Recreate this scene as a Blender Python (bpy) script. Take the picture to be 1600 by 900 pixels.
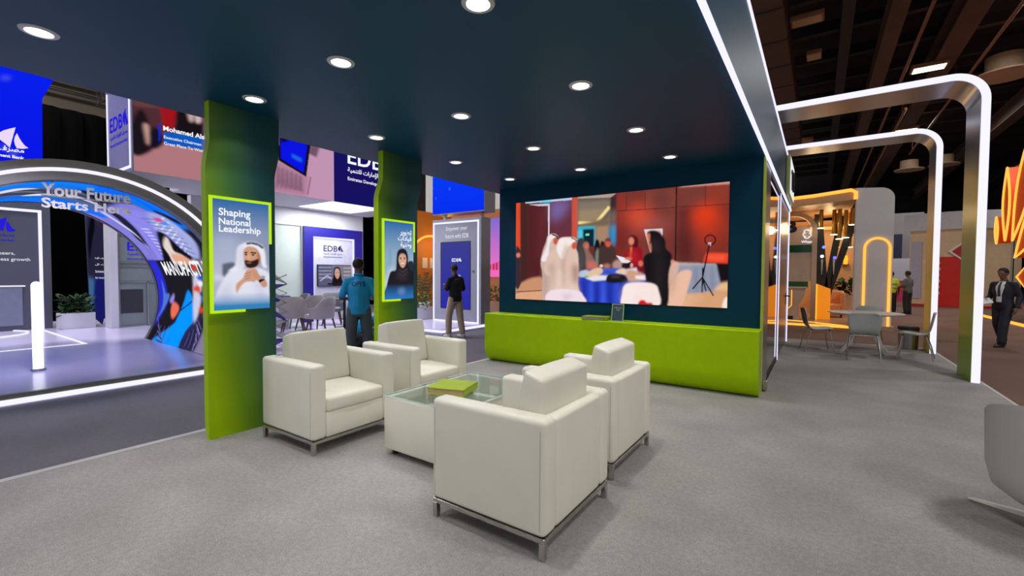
import bpy, bmesh, math, random
import numpy as np
from mathutils import Vector, Matrix, Euler
random.seed(7)
scene = bpy.context.scene
COL = scene.collection
for _o in list(bpy.data.objects):
    bpy.data.objects.remove(_o)

# ------------------------------------------------------------ camera
F_PX = 700.33
YAW, PITCH, ROLL = 0.599598, 0.0314506, 0.00601565
cam_data = bpy.data.cameras.new('camera')
cam_data.sensor_width = 36.0
cam_data.lens = F_PX / 1600 * 36.0
cam_data.clip_end = 200
cam_data.clip_start = 0.05
cam = bpy.data.objects.new('camera', cam_data)
COL.objects.link(cam)
_fw = Vector((-math.sin(YAW) * math.cos(PITCH), math.cos(YAW) * math.cos(PITCH), -math.sin(PITCH)))
_r = Vector((math.cos(YAW), math.sin(YAW), 0))
_u = _r.cross(_fw)
_r2 = math.cos(ROLL) * _r + math.sin(ROLL) * _u
_u2 = -math.sin(ROLL) * _r + math.cos(ROLL) * _u
cam.matrix_world = Matrix(((_r2.x, _u2.x, -_fw.x, 0), (_r2.y, _u2.y, -_fw.y, 0), (_r2.z, _u2.z, -_fw.z, 1.45), (0, 0, 0, 1)))
scene.camera = cam

# ------------------------------------------------------------ view, world, hall lights
scene.view_settings.view_transform = 'Standard'
scene.view_settings.look = 'None'
scene.view_settings.exposure = 0.0
scene.view_settings.gamma = 1.0
scene.view_settings.use_curve_mapping = False
scene.cycles.max_bounces = 7
scene.cycles.diffuse_bounces = 4
scene.cycles.glossy_bounces = 4
scene.cycles.sample_clamp_indirect = 4.0
scene.cycles.caustics_reflective = False
scene.cycles.caustics_refractive = False
world = bpy.data.worlds.new('hall_air')
scene.world = world
world.use_nodes = True
_bg = world.node_tree.nodes['Background']
_bg.inputs[0].default_value = (0.80, 0.78, 0.76, 1)
_bg.inputs[1].default_value = 0.58
DOWNLIGHT_W = 3.6
HALL_LAMP_W = 330.0

# ------------------------------------------------------------ helpers
def lin(c):
    c = np.asarray(c, float) / 255.0
    return np.where(c <= 0.04045, c / 12.92, ((c + 0.055) / 1.055) ** 2.4)

def rgba(c):
    l = lin(c)
    return (float(l[0]), float(l[1]), float(l[2]), 1.0)

MATS = {}
def mat(name, col, rough=0.5, metal=0.0, var=0.06, vscale=9.0, bump=0.0, bscale=60.0, spec=0.5, coat=0.0, emit=None, estr=0.0):
    """Principled material whose colour is broken up a little by noise."""
    if name in MATS:
        return MATS[name]
    m = bpy.data.materials.new(name)
    m.use_nodes = True
    nt = m.node_tree
    b = nt.nodes['Principled BSDF']
    b.inputs['Roughness'].default_value = rough
    b.inputs['Metallic'].default_value = metal
    b.inputs['Specular IOR Level'].default_value = spec
    b.inputs['Coat Weight'].default_value = coat
    c = rgba(col)
    if var > 0 or bump > 0:
        tc = nt.nodes.new('ShaderNodeTexCoord')
        nz = nt.nodes.new('ShaderNodeTexNoise')
        nz.inputs['Scale'].default_value = vscale
        nz.inputs['Detail'].default_value = 4
        nt.links.new(tc.outputs['Object'], nz.inputs['Vector'])
        rp = nt.nodes.new('ShaderNodeValToRGB')
        rp.color_ramp.elements[0].position = 0.3
        rp.color_ramp.elements[1].position = 0.7
        rp.color_ramp.elements[0].color = tuple(x * (1 - var) for x in c[:3]) + (1,)
        rp.color_ramp.elements[1].color = tuple(min(1, x * (1 + var)) for x in c[:3]) + (1,)
        nt.links.new(nz.outputs['Fac'], rp.inputs['Fac'])
        nt.links.new(rp.outputs['Color'], b.inputs['Base Color'])
        if bump > 0:
            n2 = nt.nodes.new('ShaderNodeTexNoise')
            n2.inputs['Scale'].default_value = bscale
            n2.inputs['Detail'].default_value = 3
            nt.links.new(tc.outputs['Object'], n2.inputs['Vector'])
            bp = nt.nodes.new('ShaderNodeBump')
            bp.inputs['Strength'].default_value = bump
            bp.inputs['Distance'].default_value = 0.01
            nt.links.new(n2.outputs['Fac'], bp.inputs['Height'])
            nt.links.new(bp.outputs['Normal'], b.inputs['Normal'])
    else:
        b.inputs['Base Color'].default_value = c
    if emit is not None:
        b.inputs['Emission Color'].default_value = rgba(emit)
        b.inputs['Emission Strength'].default_value = estr
    MATS[name] = m
    return m

def glow(name, col, strength):
    if name in MATS:
        return MATS[name]
    m = bpy.data.materials.new(name)
    m.use_nodes = True
    nt = m.node_tree
    nt.nodes.clear()
    e = nt.nodes.new('ShaderNodeEmission')
    e.inputs[0].default_value = rgba(col)
    e.inputs[1].default_value = strength
    o = nt.nodes.new('ShaderNodeOutputMaterial')
    nt.links.new(e.outputs[0], o.inputs[0])
    MATS[name] = m
    return m

def picture_mat(strength=1.0):
    k = 'screen_picture_%g' % strength
    if k in MATS:
        return MATS[k]
    m = bpy.data.materials.new(k)
    m.use_nodes = True
    nt = m.node_tree
    nt.nodes.clear()
    a = nt.nodes.new('ShaderNodeVertexColor')
    a.layer_name = 'Col'
    e = nt.nodes.new('ShaderNodeEmission')
    e.inputs[1].default_value = strength
    o = nt.nodes.new('ShaderNodeOutputMaterial')
    nt.links.new(a.outputs['Color'], e.inputs[0])
    nt.links.new(e.outputs[0], o.inputs[0])
    MATS[k] = m
    return m

def glass_mat(name, tint=(235, 240, 240), alpha=0.2, rough=0.03):
    """Thin pane: mostly clear with a glossy reflection."""
    if name in MATS:
        return MATS[name]
    m = bpy.data.materials.new(name)
    m.use_nodes = True
    nt = m.node_tree
    nt.nodes.clear()
    t = nt.nodes.new('ShaderNodeBsdfTransparent')
    t.inputs[0].default_value = rgba(tint)
    g = nt.nodes.new('ShaderNodeBsdfGlossy')
    g.inputs['Roughness'].default_value = rough
    lw = nt.nodes.new('ShaderNodeLayerWeight')
    lw.inputs[0].default_value = 0.5
    pw = nt.nodes.new('ShaderNodeMath'); pw.operation = 'POWER'; pw.inputs[1].default_value = 4.0
    nt.links.new(lw.outputs['Facing'], pw.inputs[0])
    ml = nt.nodes.new('ShaderNodeMapRange'); ml.inputs[3].default_value = 0.03; ml.inputs[4].default_value = 0.03 + alpha * 2.5
    nt.links.new(pw.outputs[0], ml.inputs[0])
    mx = nt.nodes.new('ShaderNodeMixShader')
    o = nt.nodes.new('ShaderNodeOutputMaterial')
    nt.links.new(ml.outputs[0], mx.inputs[0])
    nt.links.new(t.outputs[0], mx.inputs[1])
    nt.links.new(g.outputs[0], mx.inputs[2])
    nt.links.new(mx.outputs[0], o.inputs[0])
    MATS[name] = m
    return m

def obj(name, me, m=None, parent=None, smooth=False, loc=None, rot=None):
    if isinstance(me, bmesh.types.BMesh):
        bm = me
        me = bpy.data.meshes.new(name)
        bm.to_mesh(me)
        bm.free()
    o = bpy.data.objects.new(name, me)
    COL.objects.link(o)
    if m is not None:
        ms = m if isinstance(m, (list, tuple)) else [m]
        me.materials.clear()
        for x in ms:
            me.materials.append(x)
    if smooth:
        me.shade_smooth()
        if smooth != 'all':
            me.set_sharp_from_angle(angle=math.radians(38 if smooth is True else smooth))
    if parent is not None:
        o.parent = parent
    if loc is not None:
        o.location = loc
    if rot is not None:
        o.rotation_euler = rot
    return o

def tag(o, label, cat, group=None, kind=None):
    o['label'] = label
    if cat:
        o['category'] = cat
    if group:
        o['group'] = group
    if kind:
        o['kind'] = kind
    return o

def thing(name, label, cat, loc=(0, 0, 0), rz=0.0, group=None):
    o = bpy.data.objects.new(name, None)
    o.empty_display_size = 0.1
    COL.objects.link(o)
    o.location = loc
    o.rotation_euler = (0, 0, rz)
    return tag(o, label, cat, group)

def struct(name, me, m, label=None, smooth=False):
    o = obj(name, me, m, smooth=smooth)
    o['kind'] = 'structure'
    if label:
        o['label'] = label
    return o

def dup(root, loc, rz=None, label=None, group=None):
    kids = {}
    for o in bpy.data.objects:
        if o.parent is not None:
            kids.setdefault(o.parent.name, []).append(o)
    def rec(o, parent):
        c = o.copy()
        COL.objects.link(c)
        if parent is not None:
            c.parent = parent
        for ch in kids.get(o.name, []):
            rec(ch, c)
        return c
    r = rec(root, None)
    r.location = loc
    if rz is not None:
        r.rotation_euler = (0, 0, rz)
    if label:
        r['label'] = label
    if group:
        r['group'] = group
    return r

def NB():
    return bmesh.new()

def merge(bm, b2, M=None):
    if M is not None:
        b2.transform(M)
    me = bpy.data.meshes.new('tmp')
    b2.to_mesh(me)
    b2.free()
    bm.from_mesh(me)
    bpy.data.meshes.remove(me)
    return bm

def box(bm, x0, x1, y0, y1, z0, z1, r=0.0, seg=2, M=None):
    b = bmesh.new()
    bmesh.ops.create_cube(b, size=1.0)
    for v in b.verts:
        v.co = Vector(((x0 + x1) / 2 + v.co.x * (x1 - x0), (y0 + y1) / 2 + v.co.y * (y1 - y0), (z0 + z1) / 2 + v.co.z * (z1 - z0)))
    if r > 0:
        bmesh.ops.bevel(b, geom=list(b.edges), offset=r, segments=seg, profile=0.5, affect='EDGES', clamp_overlap=True)
    return merge(bm, b, M)

def cyl(bm, p0, p1, r0, r1=None, n=16, caps=True):
    r1 = r0 if r1 is None else r1
    p0, p1 = Vector(p0), Vector(p1)
    d = p1 - p0
    b = bmesh.new()
    bmesh.ops.create_cone(b, cap_ends=caps, segments=n, radius1=r0, radius2=r1, depth=d.length)
    q = Vector((0, 0, 1)).rotation_difference(d.normalized())
    M = Matrix.Translation((p0 + p1) / 2) @ q.to_matrix().to_4x4()
    return merge(bm, b, M)

def ball(bm, c, rx, ry=None, rz=None, n=16, M=None):
    ry = rx if ry is None else ry
    rz = rx if rz is None else rz
    b = bmesh.new()
    bmesh.ops.create_uvsphere(b, u_segments=n, v_segments=max(6, n // 2), radius=1.0)
    T = Matrix.Translation(Vector(c)) @ (M if M is not None else Matrix.Identity(4)) @ Matrix.Diagonal((rx, ry, rz, 1))
    return merge(bm, b, T)

def prism(bm, pts, y0, y1, axis='y'):
    """Extrude a closed outline. axis y: pts are (x,z); x: pts are (y,z); z: pts are (x,y)."""
    def P(p, t):
        return {'y': (p[0], t, p[1]), 'x': (t, p[0], p[1]), 'z': (p[0], p[1], t)}[axis]
    a = [bm.verts.new(P(p, y0)) for p in pts]
    b = [bm.verts.new(P(p, y1)) for p in pts]
    n = len(pts)
    fs = [bm.faces.new(a), bm.faces.new(list(reversed(b)))]
    for i in range(n):
        fs.append(bm.faces.new((a[i], b[i], b[(i + 1) % n], a[(i + 1) % n])))
    bmesh.ops.recalc_face_normals(bm, faces=fs)
    return bm

def tube(bm, pts, r, n=8, closed=False):
    """Sweep a circle (r number or list) along points."""
    P = [Vector(p) for p in pts]
    k = len(P)
    rings = []
    up = Vector((0, 0, 1))
    prev = None
    for i in range(k):
        if closed:
            t = (P[(i + 1) % k] - P[i - 1])
        else:
            t = P[min(i + 1, k - 1)] - P[max(i - 1, 0)]
        t.normalize()
        if prev is None:
            a = t.cross(up)
            if a.length < 1e-3:
                a = t.cross(Vector((1, 0, 0)))
            a.normalize()
        else:
            a = prev - t * prev.dot(t)
            a.normalize()
        prev = a
        b = t.cross(a)
        rr = r[i] if isinstance(r, (list, tuple)) else r
        rings.append([bm.verts.new(P[i] + rr * (math.cos(2 * math.pi * j / n) * a + math.sin(2 * math.pi * j / n) * b)) for j in range(n)])
    fs = []
    for i in range(k if closed else k - 1):
        A, B = rings[i], rings[(i + 1) % k]
        for j in range(n):
            fs.append(bm.faces.new((A[j], A[(j + 1) % n], B[(j + 1) % n], B[j])))
    if not closed:
        fs.append(bm.faces.new(list(reversed(rings[0]))))
        fs.append(bm.faces.new(rings[-1]))
    bmesh.ops.recalc_face_normals(bm, faces=fs)
    return bm

def ribbon(bm, pts, side, w, t):
    """Sweep a flat bar: pts is the path, side the constant width direction, w width, t thickness (towards the path's left normal)."""
    P = [Vector(p) for p in pts]
    s = Vector(side).normalized()
    k = len(P)
    rows = []
    for i in range(k):
        d = (P[min(i + 1, k - 1)] - P[max(i - 1, 0)]).normalized()
        nrm = s.cross(d).normalized()
        rows.append([bm.verts.new(P[i] + s * a + nrm * b) for a, b in ((-w / 2, 0), (w / 2, 0), (w / 2, t), (-w / 2, t))])
    fs = []
    for i in range(k - 1):
        for j in range(4):
            fs.append(bm.faces.new((rows[i][j], rows[i][(j + 1) % 4], rows[i + 1][(j + 1) % 4], rows[i + 1][j])))
    fs.append(bm.faces.new(rows[0]))
    fs.append(bm.faces.new(rows[-1]))
    bmesh.ops.recalc_face_normals(bm, faces=fs)
    return bm

def lathe(bm, prof, n=24, c=(0, 0, 0)):
    rings = []
    for r, z in prof:
        if r < 1e-5:
            rings.append([bm.verts.new((c[0], c[1], c[2] + z))])
        else:
            rings.append([bm.verts.new((c[0] + r * math.cos(2 * math.pi * j / n), c[1] + r * math.sin(2 * math.pi * j / n), c[2] + z)) for j in range(n)])
    fs = []
    for A, B in zip(rings, rings[1:]):
        for j in range(n):
            j2 = (j + 1) % n
            if len(A) == 1 and len(B) == 1:
                continue
            if len(A) == 1:
                fs.append(bm.faces.new((A[0], B[j2], B[j])))
            elif len(B) == 1:
                fs.append(bm.faces.new((A[j], A[j2], B[0])))
            else:
                fs.append(bm.faces.new((A[j], A[j2], B[j2], B[j])))
    bmesh.ops.recalc_face_normals(bm, faces=fs)
    return bm

# lettering ------------------------------------------------
AR = {'\u0627': (0xFE8D, 1), '\u0625': (0xFE87, 1), '\u0629': (0xFE93, 1), '\u062A': (0xFE95, 3), '\u0628': (0xFE8F, 3), '\u0637': (0xFEC1, 3),
      '\u0648': (0xFEED, 1), '\u064A': (0xFEF1, 3), '\u0631': (0xFEAD, 1), '\u0642': (0xFED5, 3), '\u062F': (0xFEA9, 1), '\u0646': (0xFEE5, 3),
      '\u0645': (0xFEE1, 3), '\u0635': (0xFEB9, 3), '\u0641': (0xFED1, 3), '\u0644': (0xFEDD, 3)}
def arabic(s):
    """Joined presentation forms in left-to-right drawing order."""
    out = []
    n = len(s)
    for i, ch in enumerate(s):
        if ch not in AR:
            out.append(ch)
            continue
        base, kind = AR[ch]
        jl = i > 0 and s[i - 1] in AR and AR[s[i - 1]][1] == 3
        jr = kind == 3 and i + 1 < n and s[i + 1] in AR
        if kind == 1:
            out.append(chr(base + (1 if jl else 0)))
        else:
            out.append(chr(base + (3 if jl and jr else 2 if jr else 1 if jl else 0)))
    return ''.join(reversed(out))

def text_mesh(s, size, align='LEFT', bold=0.0, depth=0.0, spacing=1.0, line=1.0):
    c = bpy.data.curves.new('lettering', 'FONT')
    c.body = s
    c.size = size
    c.align_x = align
    c.offset = bold * size
    c.extrude = depth
    c.space_character = spacing
    c.space_line = line
    c.resolution_u = 3
    o = bpy.data.objects.new('lettering', c)
    COL.objects.link(o)
    dg = bpy.context.evaluated_depsgraph_get()
    dg.update()
    me = bpy.data.meshes.new_from_object(o.evaluated_get(dg))
    bpy.data.objects.remove(o)
    bpy.data.curves.remove(c)
    return me

def fit_text(me, width=None, height=None, x='LEFT'):
    """Scale lettering to a given width / height, anchored at its left / centre / right, bottom."""
    co = np.empty(len(me.vertices) * 3)
    me.vertices.foreach_get('co', co)
    co = co.reshape(-1, 3)
    mn, mx = co.min(0), co.max(0)
    w, h = mx[0] - mn[0], mx[1] - mn[1]
    sx = width / w if width else None
    sy = height / h if height else sx
    sx = sx or sy
    ax = {'LEFT': mn[0], 'CENTER': (mn[0] + mx[0]) / 2, 'RIGHT': mx[0]}[x]
    co[:, 0] = (co[:, 0] - ax) * sx
    co[:, 1] = (co[:, 1] - mn[1]) * sy
    me.vertices.foreach_set('co', co.ravel())
    me.update()
    return me

def frame_M(o, xdir, ydir):
    """Matrix putting local x along xdir and local y along ydir at origin o."""
    X = Vector(xdir).normalized()
    Y = Vector(ydir).normalized()
    Z = X.cross(Y)
    return Matrix(((X.x, Y.x, Z.x, o[0]), (X.y, Y.y, Z.y, o[1]), (X.z, Y.z, Z.z, o[2]), (0, 0, 0, 1)))

FX = ((0, 1, 0), (0, 0, 1))      # a face looking towards +x : text runs along +y
FY = ((1, 0, 0), (0, 0, 1))      # a face looking towards -y : text runs along +x

def letters(s, o, face, m, width=None, height=None, x='LEFT', parent=None, bold=0.0, depth=0.002, name='lettering', ar=False, spacing=1.0):
    me = text_mesh(arabic(s) if ar else s, 1.0, bold=bold, depth=0, spacing=spacing)
    me = fit_text(me, width, height, x)
    me.transform(frame_M(o, *face))
    return obj(name, me, m, parent)

# painted screen pictures -----------------------------------
class Pic:
    """A picture painted into an array of LED pixels; quad = 4 corners (tl, tr, br, bl) of the drawing frame."""
    def __init__(self, w, h, quad=None, bg=(0, 0, 0)):
        self.w, self.h = w, h
        self.a = np.zeros((h, w, 3)) + lin(bg)
        yy, xx = np.mgrid[0:h, 0:w]
        self.x = (xx + 0.5) / w
        self.y = (yy + 0.5) / h
        if quad is None:
            quad = [(0, 0), (1, 0), (1, 1), (0, 1)]
        A, B = [], []
        for (X, Y), (u, v) in zip(quad, [(0, 0), (1, 0), (1, 1), (0, 1)]):
            A.append([X, Y, 1, 0, 0, 0, -u * X, -u * Y]); B.append(u)
            A.append([0, 0, 0, X, Y, 1, -v * X, -v * Y]); B.append(v)
        hh = np.linalg.solve(np.array(A, float), np.array(B, float))
        self.H = np.append(hh, 1).reshape(3, 3)
    def t(self, pts):
        P = np.c_[np.asarray(pts, float), np.ones(len(pts))] @ self.H.T
        return P[:, :2] / P[:, 2:]
    def mask(self, pts, soft=0.0, curve=False):
        q = self.t(pts)
        if curve:
            n = len(q); out = []
            for i in range(n):
                p0, p1, p2, p3 = q[i - 1], q[i], q[(i + 1) % n], q[(i + 2) % n]
                for s in (0, .25, .5, .75):
                    out.append(0.5 * ((2 * p1) + (-p0 + p2) * s + (2 * p0 - 5 * p1 + 4 * p2 - p3) * s * s + (-p0 + 3 * p1 - 3 * p2 + p3) * s ** 3))
            q = np.array(out)
        m = np.zeros((self.h, self.w))
        for ox, oy in ((-.25, -.25), (.25, -.25), (-.25, .25), (.25, .25)):
            X = self.x + ox / self.w
            Y = self.y + oy / self.h
            ins = np.zeros(X.shape, bool)
            n = len(q)
            for i in range(n):
                (x1, y1), (x2, y2) = q[i], q[(i + 1) % n]
                if y1 == y2:
                    continue
                c = ((y1 > Y) != (y2 > Y)) & (X < (x2 - x1) * (Y - y1) / (y2 - y1) + x1)
                ins ^= c
            m += ins * 0.25
        if soft:
            m = self.blur(m, soft)
        return m
    def blur(self, m, s):
        k = max(1, int(s))
        for ax in (0, 1):
            for _ in range(2):
                p = np.pad(m, [(k, k) if i == ax else (0, 0) for i in range(m.ndim)], mode='edge')
                c = np.cumsum(p, axis=ax)
                c = np.insert(c, 0, 0, axis=ax)
                n = m.shape[ax]
                m = (np.take(c, range(2 * k + 1, 2 * k + 1 + n), axis=ax) - np.take(c, range(0, n), axis=ax)) / (2 * k + 1)
        return m
    def put(self, m, c, al=1.0):
        m = (m * al)[..., None]
        self.a = self.a * (1 - m) + lin(c) * m
    def poly(self, pts, c, soft=0, al=1.0, curve=False):
        self.put(self.mask(pts, soft, curve), c, al)
    def blob(self, pts, c, soft=0, al=1.0):
        self.poly(pts, c, soft, al, True)
    def ell(self, cx, cy, rx, ry, c, soft=0, al=1.0, rot=0.0):
        pts = []
        for i in range(28):
            a = 2 * math.pi * i / 28
            u, v = rx * math.cos(a), ry * math.sin(a)
            pts.append((cx + u * math.cos(rot) - v * math.sin(rot), cy + u * math.sin(rot) + v * math.cos(rot)))
        self.poly(pts, c, soft, al)
    def line(self, pts, wd, c, al=1.0, soft=0):
        for (x1, y1), (x2, y2) in zip(pts, pts[1:]):
            d = math.hypot(x2 - x1, y2 - y1) or 1
            nx, ny = -(y2 - y1) / d * wd / 2, (x2 - x1) / d * wd / 2
            self.poly([(x1 + nx, y1 + ny), (x2 + nx, y2 + ny), (x2 - nx, y2 - ny), (x1 - nx, y1 - ny)], c, soft, al)
    def vgrad(self, top, bot, y0=0.0, y1=1.0, m=None):
        t = np.clip((self.y - y0) / (y1 - y0), 0, 1)[..., None]
        g = lin(top) * (1 - t) + lin(bot) * t
        if m is None:
            self.a = g
        else:
            self.a = self.a * (1 - m[..., None]) + g * m[..., None]
    def noise(self, amt, sx=6, sy=6, seed=1):
        r = np.random.RandomState(seed)
        n = r.rand(self.h // sy + 2, self.w // sx + 2)
        n = np.repeat(np.repeat(n, sy, 0), sx, 1)[:self.h, :self.w]
        n = self.blur(n, max(sx, sy) // 2 + 1)
        self.a = self.a * (1 + amt * (n - n.mean())[..., None] * 2)
    def smooth(self, s):
        self.a = self.blur(self.a, s)
    def mesh(self, fn, name='picture'):
        """fn(u, v) -> xyz arrays, u to the right, v down; one vertex per LED pixel."""
        h, w = self.h, self.w
        u, v = np.meshgrid(np.linspace(0, 1, w), np.linspace(0, 1, h))
        co = np.stack(fn(u, v), -1).reshape(-1, 3)
        idx = np.arange(h * w).reshape(h, w)
        q = np.stack([idx[1:, :-1], idx[1:, 1:], idx[:-1, 1:], idx[:-1, :-1]], -1).reshape(-1, 4)
        me = bpy.data.meshes.new(name)
        me.vertices.add(h * w)
        me.vertices.foreach_set('co', co.ravel())
        me.loops.add(q.size)
        me.loops.foreach_set('vertex_index', q.ravel())
        me.polygons.add(len(q))
        me.polygons.foreach_set('loop_start', np.arange(0, q.size, 4))
        me.update()
        at = me.color_attributes.new('Col', 'FLOAT_COLOR', 'POINT')
        c = np.ones((h * w, 4))
        c[:, :3] = np.clip(self.a, 0, 1).reshape(-1, 3)
        at.data.foreach_set('color', c.ravel())
        return me
    def put_on(self, name, o, right, down, parent=None, strength=1.0):
        o, R, D = np.array(o, float), np.array(right, float), np.array(down, float)
        f = lambda u, v: tuple(o[i] + u * R[i] + v * D[i] for i in range(3))
        return obj(name, self.mesh(f, name), picture_mat(strength), parent)

# common materials
M_LED = glow('white_led_diffuser', (226, 224, 255), 1.25)
M_STEEL = mat('brushed_steel', (165, 165, 168), 0.28, 1.0, 0.08, 30)
M_CHROME = mat('satin_chrome', (190, 188, 184), 0.22, 1.0, 0.04, 20)
M_BLACK = mat('black_paint', (14, 14, 16), 0.6, 0, 0.05)
M_WHITE = mat('white_laminate', (222, 222, 224), 0.4, 0, 0.02)
M_LIME = mat('lime_paint', (174, 214, 0), 0.45, 0, 0.03, spec=0.15)
M_LIMEGLOW = glow('lime_led_edge', (190, 232, 30), 1.0)
M_TEXTW = glow('white_lit_lettering', (245, 248, 255), 1.0)
M_WARM = glow('amber_led_strip', (255, 168, 66), 1.6)
# ============================================================ THE BOOTH
def carpet(name, col, var=0.22, big=1.6):
    m = bpy.data.materials.new(name)
    m.use_nodes = True
    nt = m.node_tree
    b = nt.nodes['Principled BSDF']
    b.inputs['Roughness'].default_value = 0.95
    b.inputs['Specular IOR Level'].default_value = 0.15
    tc = nt.nodes.new('ShaderNodeTexCoord')
    c = rgba(col)[:3]
    prev = None
    for sc_, am, det in ((150.0, var * 1.1, 3), (34.0, var * 0.45, 5), (big, var * 0.5, 4)):
        n = nt.nodes.new('ShaderNodeTexNoise')
        n.inputs['Scale'].default_value = sc_
        n.inputs['Detail'].default_value = det
        nt.links.new(tc.outputs['Object'], n.inputs['Vector'])
        mr = nt.nodes.new('ShaderNodeMapRange')
        mr.inputs[1].default_value = 0.32
        mr.inputs[2].default_value = 0.68
        mr.inputs[3].default_value = 1 - am
        mr.inputs[4].default_value = 1 + am
        nt.links.new(n.outputs['Fac'], mr.inputs[0])
        if prev is None:
            prev = mr.outputs[0]
        else:
            mu = nt.nodes.new('ShaderNodeMath')
            mu.operation = 'MULTIPLY'
            nt.links.new(prev, mu.inputs[0])
            nt.links.new(mr.outputs[0], mu.inputs[1])
            prev = mu.outputs[0]
    vm = nt.nodes.new('ShaderNodeVectorMath')
    vm.operation = 'SCALE'
    vm.inputs[0].default_value = c
    nt.links.new(prev, vm.inputs['Scale'])
    nt.links.new(vm.outputs[0], b.inputs['Base Color'])
    bp = nt.nodes.new('ShaderNodeBump')
    bp.inputs['Strength'].default_value = 0.5
    bp.inputs['Distance'].default_value = 0.004
    nt.links.new(prev, bp.inputs['Height'])
    nt.links.new(bp.outputs[0], b.inputs['Normal'])
    return m

M_CARPET = carpet('grey_booth_carpet', (157, 154, 152))
M_WALK = carpet('charcoal_walkway_carpet', (110, 108, 115), 0.14)
M_WALKR = carpet('brown_walkway_carpet', (118, 94, 84), 0.14)  # brown tone also holds the orange light falling on this aisle
M_TEAL = mat('teal_ceiling_paint', (6, 66, 94), 0.45, 0, 0.04, 2.0, spec=0.25)
M_NAVY = mat('deep_teal_wall_paint', (0, 58, 82), 0.5, 0, 0.04, 2.0, spec=0.15)
M_TRIM = mat('pale_edge_trim', (186, 184, 180), 0.6, 0, 0.04)

b = NB(); box(b, -4.585, 1.86, -4.0, 12.05, -0.08, 0.0)
struct('floor', b, M_CARPET, 'grey carpeted booth platform')
b = NB(); box(b, -4.66, -4.585, -4.0, 12.05, -0.08, 0.004, 0.006, 2)
struct('trim_1', b, M_TRIM, 'pale edge strip along the left side of the booth carpet')
b = NB(); box(b, 1.86, 1.90, -4.0, 12.09, -0.08, 0.003, 0.004, 2); box(b, -0.54, 1.90, 12.05, 12.09, -0.08, 0.003, 0.004, 2)
struct('trim_2', b, M_TRIM, 'pale edge strip along the right side of the booth carpet')
b = NB(); box(b, -30, -4.66, -8, 40, -0.13, -0.08)
struct('floor_walkway', b, M_WALK, 'dark grey carpet of the walkway left of the booth')
b = NB(); box(b, -4.66, 40, 12.09, 60, -0.13, -0.08); box(b, 1.90, 40, -8, 12.09, -0.13, -0.08)
struct('floor_aisle', b, M_WALKR, 'brown carpet of the aisle right of the booth')

# canopy: a slab that carries the deep fascia on the right
b = NB(); box(b, -4.75, -0.54, -4.0, 11.55, 2.88, 3.74)
struct('ceiling', b, M_TEAL, 'dark teal canopy with recessed downlights')
b = NB(); box(b, -4.50, -0.575, 6.2, 6.32, 0, 2.88)
struct('wall_back', b, M_NAVY, 'dark teal wall that carries the big screen')
M_ROOM = mat('dark_brushed_cladding', (86, 84, 86), 0.3, 0.8, 0.08, 3.0)
b = NB(); box(b, -4.50, -0.60, 6.32, 11.5, 0, 2.88)
struct('wall_right', b, M_ROOM, 'side wall of the meeting room behind the screen')

# lime edge of the screen wall
b = NB(); box(b, -0.575, -0.552, 6.185, 6.335, 0.0, 2.88, 0.003, 1)
tag(obj('edge_trim', b, mat('lime_edge_laminate', (176, 196, 60), 0.4)), 'thin lime green vertical edge strip at the right end of the dark teal screen wall', 'trim')

# glazed side of the meeting room
M_MIRROR = mat('dark_mirror_glass', (150, 140, 132), 0.03, 1.0, 0.0)
gl = thing('glass_partition', 'mirror dark glazed partition with a brushed steel post beside the screen wall', 'partition', (-0.56, 6.9, 0))
b = NB(); box(b, -0.6, -0.553, 6.34, 6.92, 0.0, 2.85, 0.004, 1); obj('post', b, M_STEEL, gl).location = (0.56, -6.9, 0)
b = NB(); box(b, -0.6, -0.575, 6.92, 8.86, 0.06, 2.8); obj('pane', b, M_MIRROR, gl).location = (0.56, -6.9, 0)
b = NB(); box(b, -0.6, -0.56, 6.92, 8.86, 0.0, 0.06); box(b, -0.6, -0.56, 6.92, 8.86, 2.8, 2.86); obj('rail', b, M_BLACK, gl).location = (0.56, -6.9, 0)
b = NB(); box(b, -0.553, -0.50, 6.36, 6.44, 0.02, 0.13, 0.008, 2); box(b, -0.54, -0.505, 6.45, 6.49, 0.03, 0.10, 0.006, 2)
obj('floor_bracket', b, M_CHROME, gl).location = (0.56, -6.9, 0)

M_DOOR = mat('brushed_bronze_grey', (150, 132, 122), 0.25, 0.9, 0.06, 4)
b = NB(); box(b, -0.6, -0.565, 8.98, 11.46, 0.02, 2.84, 0.003, 1)
door = struct('door_1', b, M_DOOR, 'tall grey flush metal door next to the glazed partition')
b = NB(); cyl(b, (-0.565, 11.1, 1.02), (-0.49, 11.1, 1.02), 0.012); cyl(b, (-0.5, 11.12, 1.02), (-0.5, 10.96, 1.02), 0.012); box(b, -0.566, -0.557, 11.07, 11.13, 0.84, 1.09, 0.002, 1)
obj('door_handle', b, M_BLACK, door)

def strip(name, label, boxes):
    bb = NB()
    for q in boxes:
        box(bb, *q, 0.004, 1)
    return tag(obj(name, bb, M_LED), label, 'light strip')
strip('led_light_strip', 'long white LED strip along the lower right edge of the dark teal canopy', [(-0.546, -0.52, -4.0, 11.56, 2.845, 2.893)])
strip('led_light_strip', 'long white LED strip along the top edge of the canopy fascia', [(-0.546, -0.525, -4.0, 11.56, 3.715, 3.755)])
strip('led_light_strip', 'vertical white LED strip at the far corner of the meeting room beyond the grey door', [(-0.566, -0.545, 11.515, 11.555, 0.0, 2.845), (-0.546, -0.532, 11.53, 11.56, 2.893, 3.715)])
strip('led_light_strip', 'vertical white LED strip between the mirror glass and the grey door', [(-0.566, -0.551, 8.88, 8.915, 0.0, 2.845)])

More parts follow.
